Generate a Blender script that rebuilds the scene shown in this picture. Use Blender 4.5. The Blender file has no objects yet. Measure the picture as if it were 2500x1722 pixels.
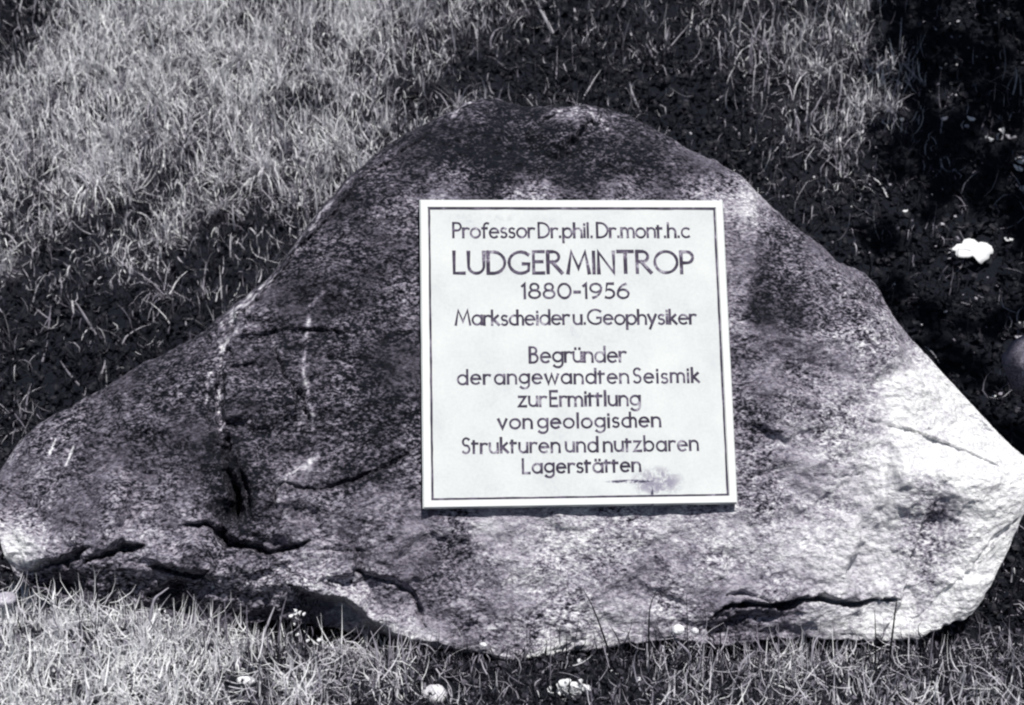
import bpy, math, random
import numpy as np
from mathutils import Vector, Matrix, Euler

random.seed(7)
rng = np.random.default_rng(7)
SC = bpy.context.scene

# ------------------------------------------------------------------ camera, sky, sun, exposure
CAM = np.array((0.0, -3.3, 1.72))
PITCH = math.radians(18.0)
cam_data = bpy.data.cameras.new('camera')
cam_data.lens = 50.0
cam_data.sensor_width = 36.0
cam_data.clip_start = 0.05
cam_data.clip_end = 600.0
cam_data.dof.use_dof = True
cam_data.dof.focus_distance = 3.45
cam_data.dof.aperture_fstop = 4.5
cam = bpy.data.objects.new('camera', cam_data)
cam.location = CAM
cam.rotation_euler = (math.radians(90) - PITCH, 0, 0)
SC.collection.objects.link(cam)
SC.camera = cam

SUN_EL = math.radians(65.0)
SUN_AZ = math.radians(22.0)       # to the right of straight behind the camera
SUN_DIR = Vector((math.cos(SUN_EL) * math.sin(SUN_AZ), -math.cos(SUN_EL) * math.cos(SUN_AZ), math.sin(SUN_EL)))
world = bpy.data.worlds.new('World')
SC.world = world
world.use_nodes = True
wn = world.node_tree
wn.nodes.clear()
w_out = wn.nodes.new('ShaderNodeOutputWorld')
w_bg = wn.nodes.new('ShaderNodeBackground')
w_sky = wn.nodes.new('ShaderNodeTexSky')
w_sky.sky_type = 'NISHITA'
w_sky.sun_disc = False
w_sky.sun_elevation = SUN_EL
w_sky.sun_rotation = math.radians(180) - SUN_AZ
w_bg.inputs['Strength'].default_value = 0.05
wn.links.new(w_sky.outputs[0], w_bg.inputs['Color'])
wn.links.new(w_bg.outputs[0], w_out.inputs['Surface'])

sun_data = bpy.data.lights.new('sun', 'SUN')
sun_data.energy = 5.0
sun_data.angle = math.radians(0.5)
sun_data.color = (1.0, 0.965, 0.93)
sun = bpy.data.objects.new('sun', sun_data)
sun.rotation_euler = SUN_DIR.to_track_quat('Z', 'Y').to_euler()
sun.location = (2, -4, 8)
SC.collection.objects.link(sun)

SC.view_settings.view_transform = 'Standard'
SC.view_settings.look = 'None'
SC.view_settings.gamma = 1.0
SC.view_settings.use_curve_mapping = False
SC.view_settings.exposure = 0.0
SC.cycles.filter_width = 2.2

# ------------------------------------------------------------------ photograph coordinates <-> place
F = 3472.0
FWD = np.array((0, math.cos(PITCH), -math.sin(PITCH)))
UPV = np.array((0, math.sin(PITCH), math.cos(PITCH)))
RGT = np.array((1.0, 0, 0))
AX = np.array([0.99641258, 0.08235038, -0.01950323])     # along the face of the boulder, to the right
AU = np.array([-0.02148436, 0.4690548, 0.88290771])      # up the face
AN = np.array([0.08185587, -0.87932134, 0.46914135])     # out of the face
P0 = CAM + np.array([0.15872499, 3.3026111, -1.06692654])   # centre of the plaque
S = 2500.0 / 2317.0


def rays(px, py):
    px = np.asarray(px, float); py = np.asarray(py, float)
    return FWD + ((px - 1250) / F)[..., None] * RGT - ((py - 861) / F)[..., None] * UPV


def on_face(px, py, n=0.0):
    """point of the face plane (n metres in front of it) -> local u, v"""
    d = rays(px, py)
    t = (np.asarray(n) - (CAM - P0) @ AN) / (d @ AN)
    q = CAM + d * t[..., None] - P0
    return q @ AX, q @ AU


def local(u, v, n):
    return P0 + np.asarray(u)[..., None] * AX + np.asarray(v)[..., None] * AU + np.asarray(n)[..., None] * AN


def project(p):
    q = p - CAM
    z = q @ FWD
    return 1250 + F * (q @ RGT) / z, 861 - F * (q @ UPV) / z


# ------------------------------------------------------------------ noise
_perm = np.random.default_rng(3).permutation(512)
_perm = np.concatenate([_perm, _perm, _perm])
_grad = np.random.default_rng(5).normal(size=(512, 3))
_grad /= np.linalg.norm(_grad, axis=1)[:, None]


def perlin(p):
    i = np.floor(p).astype(int); f = p - i
    i &= 255
    w = f * f * f * (f * (f * 6 - 15) + 10)
    out = 0
    for dx in (0, 1):
        wx = w[..., 0] if dx else 1 - w[..., 0]
        for dy in (0, 1):
            wy = w[..., 1] if dy else 1 - w[..., 1]
            for dz in (0, 1):
                wz = w[..., 2] if dz else 1 - w[..., 2]
                h = _perm[_perm[_perm[i[..., 0] + dx] + i[..., 1] + dy] % 512 + i[..., 2] + dz]
                g = _grad[h % 512]
                out = out + wx * wy * wz * (g[..., 0] * (f[..., 0] - dx) + g[..., 1] * (f[..., 1] - dy) + g[..., 2] * (f[..., 2] - dz))
    return out * 1.6


def fbm(p, freq, octs=4, gain=0.5, ridged=False):
    a, s, o = 1.0, 0.0, 0.0
    for k in range(octs):
        n = perlin(p * freq + 17.3 * k)
        if ridged:
            n = 1 - 2 * np.abs(n)
        s = s + a * n; o += a
        a *= gain; freq *= 2.03
    return s / o


def polyline_dist(px, py, pts):
    best = np.full(px.shape, 1e9); side = np.zeros(px.shape); along = np.zeros(px.shape)
    tot = 0
    lens = [math.dist(a, b) for a, b in zip(pts[:-1], pts[1:])]
    L = sum(lens)
    for (a, b), l in zip(zip(pts[:-1], pts[1:]), lens):
        dx, dy = b[0] - a[0], b[1] - a[1]
        t = np.clip(((px - a[0]) * dx + (py - a[1]) * dy) / (l * l), 0, 1)
        qx, qy = px - a[0] - t * dx, py - a[1] - t * dy
        d = np.hypot(qx, qy)
        m = d < best
        best = np.where(m, d, best)
        side = np.where(m, np.sign(dx * qy - dy * qx), side)
        along = np.where(m, (tot + t * l) / L, along)
        tot += l
    return best, side, along


def idw(px, py, anchors, power=3.0, soft=30.0):
    num = np.zeros(px.shape); den = np.zeros(px.shape)
    for ax, ay, v in anchors:
        w = 1.0 / (np.hypot(px - ax, py - ay) + soft) ** power
        num += w * v; den += w
    return num / den


# ------------------------------------------------------------------ mesh and material helpers
def make_mesh(name, verts, faces, smooth=False, tone=None):
    me = bpy.data.meshes.new(name)
    verts = np.asarray(verts, np.float32)
    faces = np.asarray(faces, np.int32)
    k = faces.shape[1]
    me.vertices.add(len(verts)); me.vertices.foreach_set('co', verts.ravel())
    me.loops.add(faces.size); me.loops.foreach_set('vertex_index', faces.ravel())
    me.polygons.add(len(faces))
    me.polygons.foreach_set('loop_start', np.arange(0, faces.size, k, dtype=np.int32))
    me.update(calc_edges=True)
    me.validate()
    if tone is not None:
        at = me.attributes.new('tone', 'FLOAT', 'POINT')
        at.data.foreach_set('value', np.asarray(tone, np.float32))
    if smooth:
        me.polygons.foreach_set('use_smooth', np.ones(len(me.polygons), bool))
    return me


def link(name, me, mat, parent=None, label=None, category=None, group=None, kind=None, loc=None):
    o = bpy.data.objects.new(name, me)
    SC.collection.objects.link(o)
    if mat and me is not None:
        me.materials.append(mat)
    if parent is not None:
        o.parent = parent
    if loc is not None:
        o.location = loc
    if label: o['label'] = label
    if category: o['category'] = category
    if group: o['group'] = group
    if kind: o['kind'] = kind
    return o


def recentre(o):
    """put the origin of a world-space mesh at the middle of its base"""
    me = o.data
    co = np.empty(len(me.vertices) * 3, np.float32); me.vertices.foreach_get('co', co); co = co.reshape(-1, 3)
    c = np.array([(co[:, 0].min() + co[:, 0].max()) / 2, (co[:, 1].min() + co[:, 1].max()) / 2, co[:, 2].min()])
    me.vertices.foreach_set('co', (co - c).astype(np.float32).ravel()); me.update()
    o.location = c
    return o


class NT:
    def __init__(self, name):
        self.m = bpy.data.materials.new(name); self.m.use_nodes = True
        self.t = self.m.node_tree; self.t.nodes.clear()
        self.out = self.t.nodes.new('ShaderNodeOutputMaterial')
        self.b = self.t.nodes.new('ShaderNodeBsdfPrincipled')
        self.t.links.new(self.b.outputs[0], self.out.inputs[0])
        self.b.inputs['Specular IOR Level'].default_value = 0.2
        self.b.inputs['Roughness'].default_value = 0.9

    def n(self, typ, **kw):
        x = self.t.nodes.new(typ)
        for k, v in kw.items():
            setattr(x, k, v)
        return x

    def l(self, a, b):
        self.t.links.new(a, b)

    def coords(self):
        return self.n('ShaderNodeTexCoord').outputs['Object']

    def noise(self, scale, detail=4, rough=0.6, vec=None, dist=0.0):
        x = self.n('ShaderNodeTexNoise')
        x.inputs['Scale'].default_value = scale; x.inputs['Detail'].default_value = detail
        x.inputs['Roughness'].default_value = rough; x.inputs['Distortion'].default_value = dist
        self.l(vec if vec is not None else self.coords(), x.inputs['Vector'])
        return x.outputs['Fac']

    def rng(self, v, a, b, c, d, smooth=False):
        x = self.n('ShaderNodeMapRange')
        if smooth: x.interpolation_type = 'SMOOTHSTEP'
        for i, q in enumerate((a, b, c, d)):
            x.inputs[i + 1].default_value = q
        self.l(v, x.inputs[0])
        return x.outputs[0]

    def math(self, op, a, b=None):
        x = self.n('ShaderNodeMath', operation=op)
        for i, q in enumerate((a, b)):
            if q is None: continue
            if isinstance(q, (int, float)): x.inputs[i].default_value = q
            else: self.l(q, x.inputs[i])
        return x.outputs[0]

    def attr(self, name='tone'):
        return self.n('ShaderNodeAttribute', attribute_name=name).outputs['Fac']

    def ramp(self, v, stops):
        x = self.n('ShaderNodeValToRGB')
        e = x.color_ramp.elements
        while len(e) < len(stops): e.new(0.5)
        for i, (p, c) in enumerate(stops):
            e[i].position = p; e[i].color = (*c, 1)
        self.l(v, x.inputs[0])
        return x.outputs[0]

    def bump(self, h, strength=0.5, dist=0.01):
        x = self.n('ShaderNodeBump'); x.inputs['Strength'].default_value = strength
        x.inputs['Distance'].default_value = dist
        self.l(h, x.inputs['Height']); self.l(x.outputs[0], self.b.inputs['Normal'])


# monochrome print toning: darks lean to navy, mid greys to violet, whites stay near neutral
TONE = [(0.0, (0.004, 0.006, 0.011)), (0.1, (0.014, 0.014, 0.021)), (0.3, (0.125, 0.114, 0.148)),
        (0.55, (0.34, 0.32, 0.38)), (0.8, (0.62, 0.61, 0.66)), (1.0, (0.86, 0.87, 0.88))]


def toned_material(name, grain_scale, grain_amt, bump_strength, bump_dist, bump_scale, rough=0.95, fine=2.4, streak=1.0, dark_grain=0.35):
    t = NT(name)
    co = t.coords()
    if streak != 1.0:
        mp = t.n('ShaderNodeMapping')
        mp.inputs['Rotation'].default_value = (0, math.radians(38), 0)
        mp.inputs['Scale'].default_value = (streak, 1, 1)
        t.l(co, mp.inputs['Vector']); co = mp.outputs[0]
    g1 = t.noise(grain_scale, 3, 0.65, co)
    g2 = t.noise(grain_scale * fine, 2, 0.6, co)
    g = t.math('ADD', t.math('MULTIPLY', t.rng(g1, 0.3, 0.7, -1, 1), 0.55), t.math('MULTIPLY', t.rng(g2, 0.33, 0.67, -1, 1), 0.75))
    tone = t.attr()
    # grain is strongest in the middle tones
    amt = t.math('MULTIPLY', t.rng(tone, 0.0, 0.5, dark_grain, 1.0), grain_amt)
    amt = t.math('MULTIPLY', amt, t.rng(t.noise(6.5, 4, 0.6), 0.36, 0.64, 0.35, 1.35))
    amt = t.math('MULTIPLY', amt, t.rng(tone, 0.5, 0.95, 1.0, 0.5))
    mid = t.math('MULTIPLY', t.rng(t.noise(15, 4, 0.65, co, 0.6), 0.32, 0.68, -0.13, 0.13), t.rng(tone, 0.45, 0.85, 1.0, 0.35))
    tone = t.math('ADD', tone, t.math('MULTIPLY', mid, t.math('MULTIPLY', t.rng(tone, 0.0, 0.4, 0.3, 1.0), grain_amt * 2.2)))
    v = t.math('ADD', tone, t.math('MULTIPLY', g, amt))
    v = t.math('MAXIMUM', v, 0.02)
    t.l(t.ramp(v, TONE), t.b.inputs['Base Color'])
    t.b.inputs['Roughness'].default_value = rough
    if bump_strength:
        h = t.math('ADD', t.noise(bump_scale, 5, 0.7, co), t.math('MULTIPLY', g1, 0.4))
        t.bump(h, bump_strength, bump_dist)
    return t.m


M_ROCK = toned_material('weathered_granite', 66, 0.46, 1.0, 0.016, 60, fine=2.5, streak=0.6, dark_grain=0.55)
M_SOIL = toned_material('dark_soil', 60, 0.08, 0.8, 0.02, 35)
M_STONE = toned_material('pale_stone', 110, 0.30, 0.7, 0.006, 80)


def blade_material(name, translucent=0.25):
    t = NT(name)
    tone = t.attr()
    v = t.math('ADD', tone, t.math('MULTIPLY', t.rng(t.noise(140, 2), 0.3, 0.7, -1, 1), 0.06))
    v = t.math('MAXIMUM', v, 0.02)
    c = t.ramp(v, TONE)
    t.l(c, t.b.inputs['Base Color'])
    t.b.inputs['Roughness'].default_value = 0.6
    tr = t.n('ShaderNodeBsdfTranslucent'); t.l(c, tr.inputs[0])
    mx = t.n('ShaderNodeMixShader'); mx.inputs[0].default_value = translucent
    t.l(t.b.outputs[0], mx.inputs[1]); t.l(tr.outputs[0], mx.inputs[2]); t.l(mx.outputs[0], t.out.inputs[0])
    return t.m


M_BLADE = blade_material('grass_blade')
M_LEAF = blade_material('small_leaf', 0.15)


# ------------------------------------------------------------------ terrain
def smoothstep(a, b, x):
    t = np.clip((x - a) / (b - a), 0, 1)
    return t * t * (3 - 2 * t)


def terrain(x, y):
    x = np.asarray(x, float); y = np.asarray(y, float)
    p = np.stack([x, y, np.zeros_like(x)], -1)
    z = 0.035 * fbm(p, 1.7, 3) + 0.018 * fbm(p, 6.0, 3)
    near = 1 - smoothstep(4, 14, np.hypot(x, y))
    z = z + 0.050 * fbm(p + 40, 5.0, 3, 0.6) * smoothstep(0.8, 1.1, y)
    z = z * near + 0.25 * fbm(p, 0.11, 3) * (1 - near)
    foot = 0.82 - 0.10 * np.clip(x, -2, 2)
    d = y - foot
    soft = np.log1p(np.exp(np.clip(d / 0.10, -40, 40))) * 0.10       # softplus foot of the bank
    bank = 0.80 * soft
    bank = 3.3 * np.tanh(bank / 3.3)
    z = z + bank
    z = z + (0.045 * smoothstep(-0.1, -0.5, x) + 0.085 * smoothstep(-0.45, -0.95, x)) * smoothstep(-0.22, -0.42, y) * (1 - smoothstep(2.5, 4, -y))
    # hollow under and round the boulder
    z = z - 0.07 * smoothstep(-0.42, -0.25, y) * (1 - smoothstep(0.6, 0.9, y)) * (1 - smoothstep(1.3, 1.6, np.abs(x)))
    return z


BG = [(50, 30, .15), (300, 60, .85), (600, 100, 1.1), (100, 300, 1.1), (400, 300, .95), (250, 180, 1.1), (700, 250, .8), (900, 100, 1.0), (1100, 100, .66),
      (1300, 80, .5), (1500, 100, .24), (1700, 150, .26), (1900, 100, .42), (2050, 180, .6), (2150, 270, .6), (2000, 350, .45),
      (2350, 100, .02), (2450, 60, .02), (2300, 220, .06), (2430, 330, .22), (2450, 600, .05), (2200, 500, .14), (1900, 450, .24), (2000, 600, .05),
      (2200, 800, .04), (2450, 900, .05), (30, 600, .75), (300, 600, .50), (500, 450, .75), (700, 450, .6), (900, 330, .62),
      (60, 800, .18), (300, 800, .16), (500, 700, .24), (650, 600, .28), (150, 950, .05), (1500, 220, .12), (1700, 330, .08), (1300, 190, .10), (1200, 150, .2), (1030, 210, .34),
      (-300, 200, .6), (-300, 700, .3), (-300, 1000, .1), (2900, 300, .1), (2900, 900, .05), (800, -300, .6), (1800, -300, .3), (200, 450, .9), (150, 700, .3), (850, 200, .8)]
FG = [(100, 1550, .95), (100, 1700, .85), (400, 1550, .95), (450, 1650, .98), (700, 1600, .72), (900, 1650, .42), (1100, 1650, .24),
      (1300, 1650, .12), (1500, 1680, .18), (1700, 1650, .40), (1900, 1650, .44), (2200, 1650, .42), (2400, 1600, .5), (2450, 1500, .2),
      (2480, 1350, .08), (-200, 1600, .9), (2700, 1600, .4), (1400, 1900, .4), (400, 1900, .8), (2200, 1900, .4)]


def veg_tone(P):  # plant tones, with sunny and shaded stretches of ground put into the colour
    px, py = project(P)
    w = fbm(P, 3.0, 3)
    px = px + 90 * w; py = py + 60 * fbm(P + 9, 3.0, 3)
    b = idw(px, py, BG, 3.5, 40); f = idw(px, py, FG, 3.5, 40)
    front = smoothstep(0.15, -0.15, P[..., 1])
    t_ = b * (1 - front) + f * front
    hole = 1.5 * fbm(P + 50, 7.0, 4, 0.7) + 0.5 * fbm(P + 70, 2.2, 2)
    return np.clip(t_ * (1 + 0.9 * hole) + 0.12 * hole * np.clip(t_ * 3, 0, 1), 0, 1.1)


def axis_coords(a, b, step, far):
    c = list(np.arange(a, b + 1e-6, step))
    s, p = step, b
    while p < far:
        s *= 1.22; p += s; c.append(p)
    s, p = step, a
    while p > -far:
        s *= 1.22; p -= s; c.insert(0, p)
    return np.array(c)


gx = axis_coords(-2.6, 2.6, 0.022, 150)
gy = axis_coords(-1.0, 3.4, 0.022, 150)
GX, GY = np.meshgrid(gx, gy)
GZ = terrain(GX, GY)
nx, ny = len(gx), len(gy)
gv = np.stack([GX.ravel(), GY.ravel(), GZ.ravel()], -1)
gv[:, 2] += 0.008 * fbm(gv, 22, 2) * (np.hypot(gv[:, 0], gv[:, 1]) < 5)
idx = np.arange(nx * ny).reshape(ny, nx)
gf = np.stack([idx[:-1, :-1], idx[:-1, 1:], idx[1:, 1:], idx[1:, :-1]], -1).reshape(-1, 4)
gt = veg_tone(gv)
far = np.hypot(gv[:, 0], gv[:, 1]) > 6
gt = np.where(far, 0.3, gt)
gt = 0.02 + np.where(gv[:, 1] < 0.1, 0.06, 0.16) * np.clip(gt, 0, 1) ** 1.5  # soil kept dark even under pale grass, painting the shade between blades
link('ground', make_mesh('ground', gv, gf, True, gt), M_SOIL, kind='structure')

# ------------------------------------------------------------------ the boulder
TOP = [(-12, 1150), (-9, 1105), (0, 1070), (8, 1056), (22, 1036), (38, 1008), (92, 957), (170, 915), (240, 880), (330, 820), (420, 780), (470, 745), (510, 708),
       (560, 672), (610, 635), (640, 600), (670, 560), (700, 510), (740, 460), (790, 405), (830, 370), (880, 330), (940, 295), (1000, 265),
       (1050, 240), (1090, 226), (1130, 228), (1190, 243), (1250, 248), (1310, 242), (1370, 250), (1420, 265), (1480, 300), (1560, 345), (1620, 370),
       (1670, 402), (1720, 455), (1770, 498), (1830, 545), (1885, 597), (1915, 604), (1950, 618), (1985, 655), (2010, 710), (2050, 757), (2110, 820),
       (2170, 885), (2230, 950), (2290, 1020), (2318, 1060), (2328, 1100)]
BOT = [(-12, 1150), (-9, 1190), (0, 1228), (10, 1262), (24, 1300), (60, 1340), (130, 1365), (200, 1392), (260, 1418), (320, 1425), (380, 1430), (440, 1420),
       (560, 1415), (660, 1400), (700, 1415), (800, 1435), (870, 1440), (950, 1458), (1060, 1475), (1150, 1490), (1240, 1495), (1320, 1475),
       (1420, 1455), (1500, 1452), (1600, 1455), (1700, 1452), (1800, 1450), (1900, 1446), (2000, 1447), (2080, 1445), (2150, 1420), (2200, 1385),
       (2240, 1330), (2265, 1285), (2290, 1220), (2308, 1165), (2328, 1100)]
NE_TOP, NE_BOT = -0.20, -0.07


def curve_local(pts, n):
    a = np.array(pts, float) * S
    u, v = on_face(a[:, 0], a[:, 1], np.full(len(a), n))
    return u, v


tu, tv = curve_local(TOP, NE_TOP)
bu, bv = curve_local(BOT, NE_BOT)
# the two curves share both ends
ul, ur = min(tu[0], bu[0]), max(tu[-1], bu[-1])
tu[0] = bu[0] = ul; tu[-1] = bu[-1] = ur
tv[0] = bv[0] = (tv[0] + bv[0]) / 2; tv[-1] = bv[-1] = (tv[-1] + bv[-1]) / 2
NC = 840
sc = np.linspace(-1, 1, NC)
# columns crowd together towards both ends
colp = (sc + 0.06 * np.sign(sc) * np.abs(sc) ** 9) ; colp = np.sin(np.pi / 2 * sc) * 0.22 + sc * 0.78
U = ul + (ur - ul) * (colp + 1) / 2
VT = np.interp(U, tu, tv); VB = np.interp(U, bu, bv)
k = np.array([1, 2, 3, 2, 1]) / 9.0
for arr in (VT, VB):
    pad = np.concatenate([[arr[0]] * 2, arr, [arr[-1]] * 2])
    arr[2:-2] = np.convolve(pad, k, 'valid')[2:-2]
_b = np.stack([U, np.zeros(NC), np.zeros(NC)], -1)
VB = VB + (0.022 * fbm(_b, 7, 3) + 0.012 * fbm(_b + 3, 30, 3)) * smoothstep(ul, ul + .2, U) * smoothstep(ur, ur - .25, U)
VT = VT + (0.007 * fbm(_b + 5, 9, 4, .6) + 0.008 * fbm(_b + 8, 26, 3, .7)) * smoothstep(ul, ul + .2, U) * smoothstep(ur, ur - .25, U)
VT = np.maximum(VT, VB + 0.0005)
NF, NBK = 360, 44
tf = np.linspace(-1, 1, NF)
tf = np.sin(np.pi / 2 * tf) * 0.35 + tf * 0.65
Ug, Tf = np.meshgrid(U, tf, indexing='ij')
mid = (VT + VB) / 2; half = (VT - VB) / 2
Vg = mid[:, None] + half[:, None] * Tf
edge_n = NE_BOT + (NE_TOP - NE_BOT) * (Tf + 1) / 2
endp = (1 - np.abs((Ug - (ul + ur) / 2) / ((ur - ul) / 2)) ** 7) ** (1 / 2.2)
prof = (1 - np.abs(Tf) ** 3.2) ** (1 / 2.0) * np.clip(endp, 0, 1)
hfac = np.clip(half[:, None] / 0.33, 0, 1) ** 0.5
front_n = -0.020 - 0.06 * (1 - hfac)
Pf = local(Ug, Vg, edge_n + (front_n - edge_n) * prof)
PX, PY = project(Pf)
DX, DY = PX / S, PY / S                       # coordinates of the drawn plan of the face
warp = fbm(Pf, 7, 3)
WX = DX + 16 * warp + 11 * fbm(Pf + 2, 26, 4, 0.75)
WY = DY + 16 * fbm(Pf + 5, 7, 3) + 11 * fbm(Pf + 8, 26, 4, 0.75)
cw = fbm(Pf + 31, 16, 3, 0.7)
rel = np.zeros_like(Ug)


def crack(pts, depth, width, lip=0.0, lipw=40.0, side=1, rough=1.0):
    """cut along a line; lip lifts the rock on one side of it and fades out"""
    global rel
    d, s, al = polyline_dist(DX + (WX - DX) * rough, DY + (WY - DY) * rough, pts)
    fade = np.clip(np.minimum(al, 1 - al) / 0.06, 0.15, 1)
    width = width * 0.85 * (0.3 + 0.7 * smoothstep(0, 0.25, np.minimum(al, 1 - al)))
    rel -= depth * fade * (1 + 1.1 * cw) * np.exp(-(d / (width * np.clip(0.85 + 1.4 * cw, 0.25, 1.9))) ** 3.6)
    if lip:
        rel += lip * fade * np.where(s == side, np.exp(-(d / lipw) ** 1.5), 0)


def dent(x, y, rx, ry, depth, rot=0.0, p=2.0):
    global rel
    c, s_ = math.cos(rot), math.sin(rot)
    a = ((WX - x) * c + (WY - y) * s_) / rx; b = (-(WX - x) * s_ + (WY - y) * c) / ry
    rel -= depth * np.exp(-(a * a + b * b) ** (p / 2))


# broad shape: facets
rel -= 0.050 * smoothstep(620, 150, DX) * smoothstep(1200, 900, DY + (DX - 300) * 0.3)       # left shoulder falls away
crack([(500, 770), (496, 860), (500, 1000), (520, 1100), (535, 1180)], 0.014, 10)
crack([(512, 980), (516, 1060), (522, 1120), (530, 1180)], 0.034, 17)
crack([(548, 1060), (552, 1110), (560, 1150)], 0.03, 9)
crack([(470, 850), (466, 930), (470, 1000)], 0.005, 6)
dent(530, 1100, 16, 90, 0.040)
dent(525, 1165, 38, 24, 0.055)
dent(560, 1100, 12, 60, 0.018)
dent(600, 880, 80, 120, 0.018)
crack([(620, 780), (650, 850), (690, 900), (700, 960)], 0.008, 8, 0.010, 60, -1)
crack([(625, 1150), (622, 1110), (650, 1085), (680, 1100), (720, 1108), (780, 1095), (850, 1062), (920, 1030), (952, 1000)], 0.020, 8, 0.016, 45, 1)
rel -= 0.028 * smoothstep(1180, 1060, WY + 0.35 * (WX - 800)) * smoothstep(560, 700, WX) * smoothstep(960, 900, WX) * smoothstep(900, 1060, WY)
# lower left: broken layers
crack([(415, 1180), (460, 1187), (490, 1205), (520, 1230), (570, 1240), (610, 1245), (660, 1236), (700, 1222)], 0.055, 11, 0.02, 30, -1)
dent(615, 1225, 45, 18, 0.045)
crack([(50, 1298), (90, 1285), (140, 1265), (200, 1240)], 0.05, 12, 0.015, 40, -1)
crack([(190, 1275), (225, 1262), (270, 1244), (325, 1240)], 0.06, 12, 0.015, 40, -1)
crack([(330, 1288), (380, 1290), (430, 1300), (480, 1297)], 0.06, 10, 0.01, 20, -1)
crack([(320, 1350), (380, 1330), (420, 1315)], 0.04, 14)
under = 1250 + 0.10 * WX
rel -= 0.060 * smoothstep(0, 60, WY - under) * smoothstep(760, 600, WX)
rel += 0.030 * fbm(Pf, 9, 4) * smoothstep(1180, 1290, WY) * smoothstep(900, 600, WX)
dent(100, 1330, 60, 22, 0.06); dent(240, 1400, 50, 25, 0.05); dent(400, 1370, 60, 24, 0.07)
dent(480, 1400, 90, 22, 0.06); dent(620, 1390, 70, 18, 0.05)
# flake with a dark cavity under its curved edge
crack([(790, 1290), (840, 1302), (880, 1315), (930, 1328), (946, 1350), (952, 1400), (965, 1425)], 0.022, 7, 0.010, 35, -1)
flake = [(690, 1335), (740, 1345), (780, 1352), (815, 1385), (850, 1412), (900, 1436), (1000, 1462)]
d_, s_, a_ = polyline_dist(WX, WY, flake)
rel += 0.022 * np.where(s_ < 0, np.exp(-(d_ / 28) ** 2), 0)
rel -= 0.16 * np.where(s_ > 0, 1 - np.exp(-(d_ / 10) ** 2), 0) * smoothstep(660, 720, WX) * smoothstep(1010, 880, WX) * smoothstep(1320, 1350, WY)
crack([(1010, 1450), (1050, 1418), (1080, 1400)], 0.02, 9)
crack([(700, 1240), (770, 1250), (830, 1249)], 0.015, 6)
crack([(1240, 1470), (1290, 1462), (1340, 1445)], 0.012, 8)
crack([(1090, 1180), (1070, 1215), (1030, 1240), (1005, 1275)], 0.008, 10)
dent(1040, 1265, 45, 40, 0.014)
dent(1490, 1235, 110, 26, 0.012, -0.3)
crack([(1690, 1075), (1750, 1060), (1790, 1052)], 0.008, 5)
crack([(1830, 1075), (1900, 1078), (1960, 1062)], 0.008, 6)
# right side: ridge, broad pale shelf facing up, dark step
rel -= 0.035 * smoothstep(1930, 2160, WX) * smoothstep(1110, 900, WY)
rel += 0.045 * np.exp(-((WY - 1105) / 70) ** 2) * smoothstep(1800, 2080, WX)
ridge = [(1890, 600), (1960, 700), (2040, 800), (2120, 890), (2200, 960), (2330, 1060)]
d_, s_, a_ = polyline_dist(WX, WY, ridge)
rel -= 0.05 * np.where(s_ < 0, np.clip(d_ / 40, 0, 1), 0) * smoothstep(1860, 1930, WX)
dent(1715, 700, 50, 110, 0.022); dent(1800, 690, 60, 40, 0.014, -0.7)
dent(1690, 960, 25, 50, 0.012)
step = [(2115, 1125), (2085, 1195), (2065, 1260), (2055, 1320), (2030, 1380)]
d_, s_, a_ = polyline_dist(WX, WY, step)
rel -= 0.024 * np.where(s_ < 0, np.exp(-(np.maximum(d_ - 6, 0) / 70) ** 2) * np.clip(d_ / 10, 0, 1), 0) * smoothstep(1095, 1215, WY)
crack([(1600, 1400), (1625, 1385), (1690, 1372), (1780, 1374), (1830, 1362), (1860, 1356), (1900, 1366), (1930, 1374), (1980, 1362), (2038, 1356)], 0.075, 8.5, 0.012, 26, -1)
crack([(1640, 1350), (1690, 1345), (1740, 1362)], 0.02, 8)
crack([(1600, 1440), (1640, 1410), (1700, 1400)], 0.02, 12)
dent(1640, 1425, 70, 24, 0.06); dent(1780, 1435, 60, 14, 0.03); dent(1730, 1400, 50, 10, 0.03)
rel -= 0.02 * smoothstep(1370, 1440, WY) * smoothstep(1590, 1640, WX) * smoothstep(2090, 1990, WX)
crack([(2230, 1270), (2180, 1310), (2120, 1370), (2060, 1420)], 0.012, 9)
crack([(2290, 1180), (2240, 1240), (2200, 1290)], 0.012, 8)
# saddle and knob on the crest
dent(1190, 300, 90, 60, 0.03)
crack([(1190, 300), (1240, 270), (1300, 252)], 0.012, 16, 0.012, 30, 1)
crack([(500, 760), (600, 655), (700, 545), (830, 395), (1000, 285)], 0.0, 5, 0.012, 16, -1)
# natural roughness, calmer where the plaque is bedded
def facets(count, seed, slope, sharp, x0=-60, x1=2330, y0=220, y1=1500):
    """broken rock: every cell is its own small tilted plane"""
    r_ = np.random.default_rng(seed)
    fx, fy = r_.uniform(x0, x1, count), r_.uniform(y0, y1, count)
    ga, gb = r_.normal(0, slope, count), r_.normal(0, slope, count)
    X_ = (DX + 22 * cw + 10 * warp).astype(np.float32); Y_ = ((DY + 22 * fbm(Pf + 44, 16, 3, 0.7))).astype(np.float32)
    num = np.zeros_like(X_); den = np.full_like(X_, 1e-12)
    cell = math.sqrt((x1 - x0) * (y1 - y0) / count)
    dm = np.full_like(X_, 1e9)
    for a_, b_ in zip(fx, fy):
        dm = np.minimum(dm, np.hypot(X_ - a_, (Y_ - b_) * 1.5))
    for a_, b_, p_, q_ in zip(fx, fy, ga, gb):
        w_ = np.exp(-(np.hypot(X_ - a_, (Y_ - b_) * 1.5) - dm) / (cell * sharp))
        num += w_ * (p_ * (X_ - a_) + q_ * (Y_ - b_)) * 0.001; den += w_
    return num / den


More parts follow.
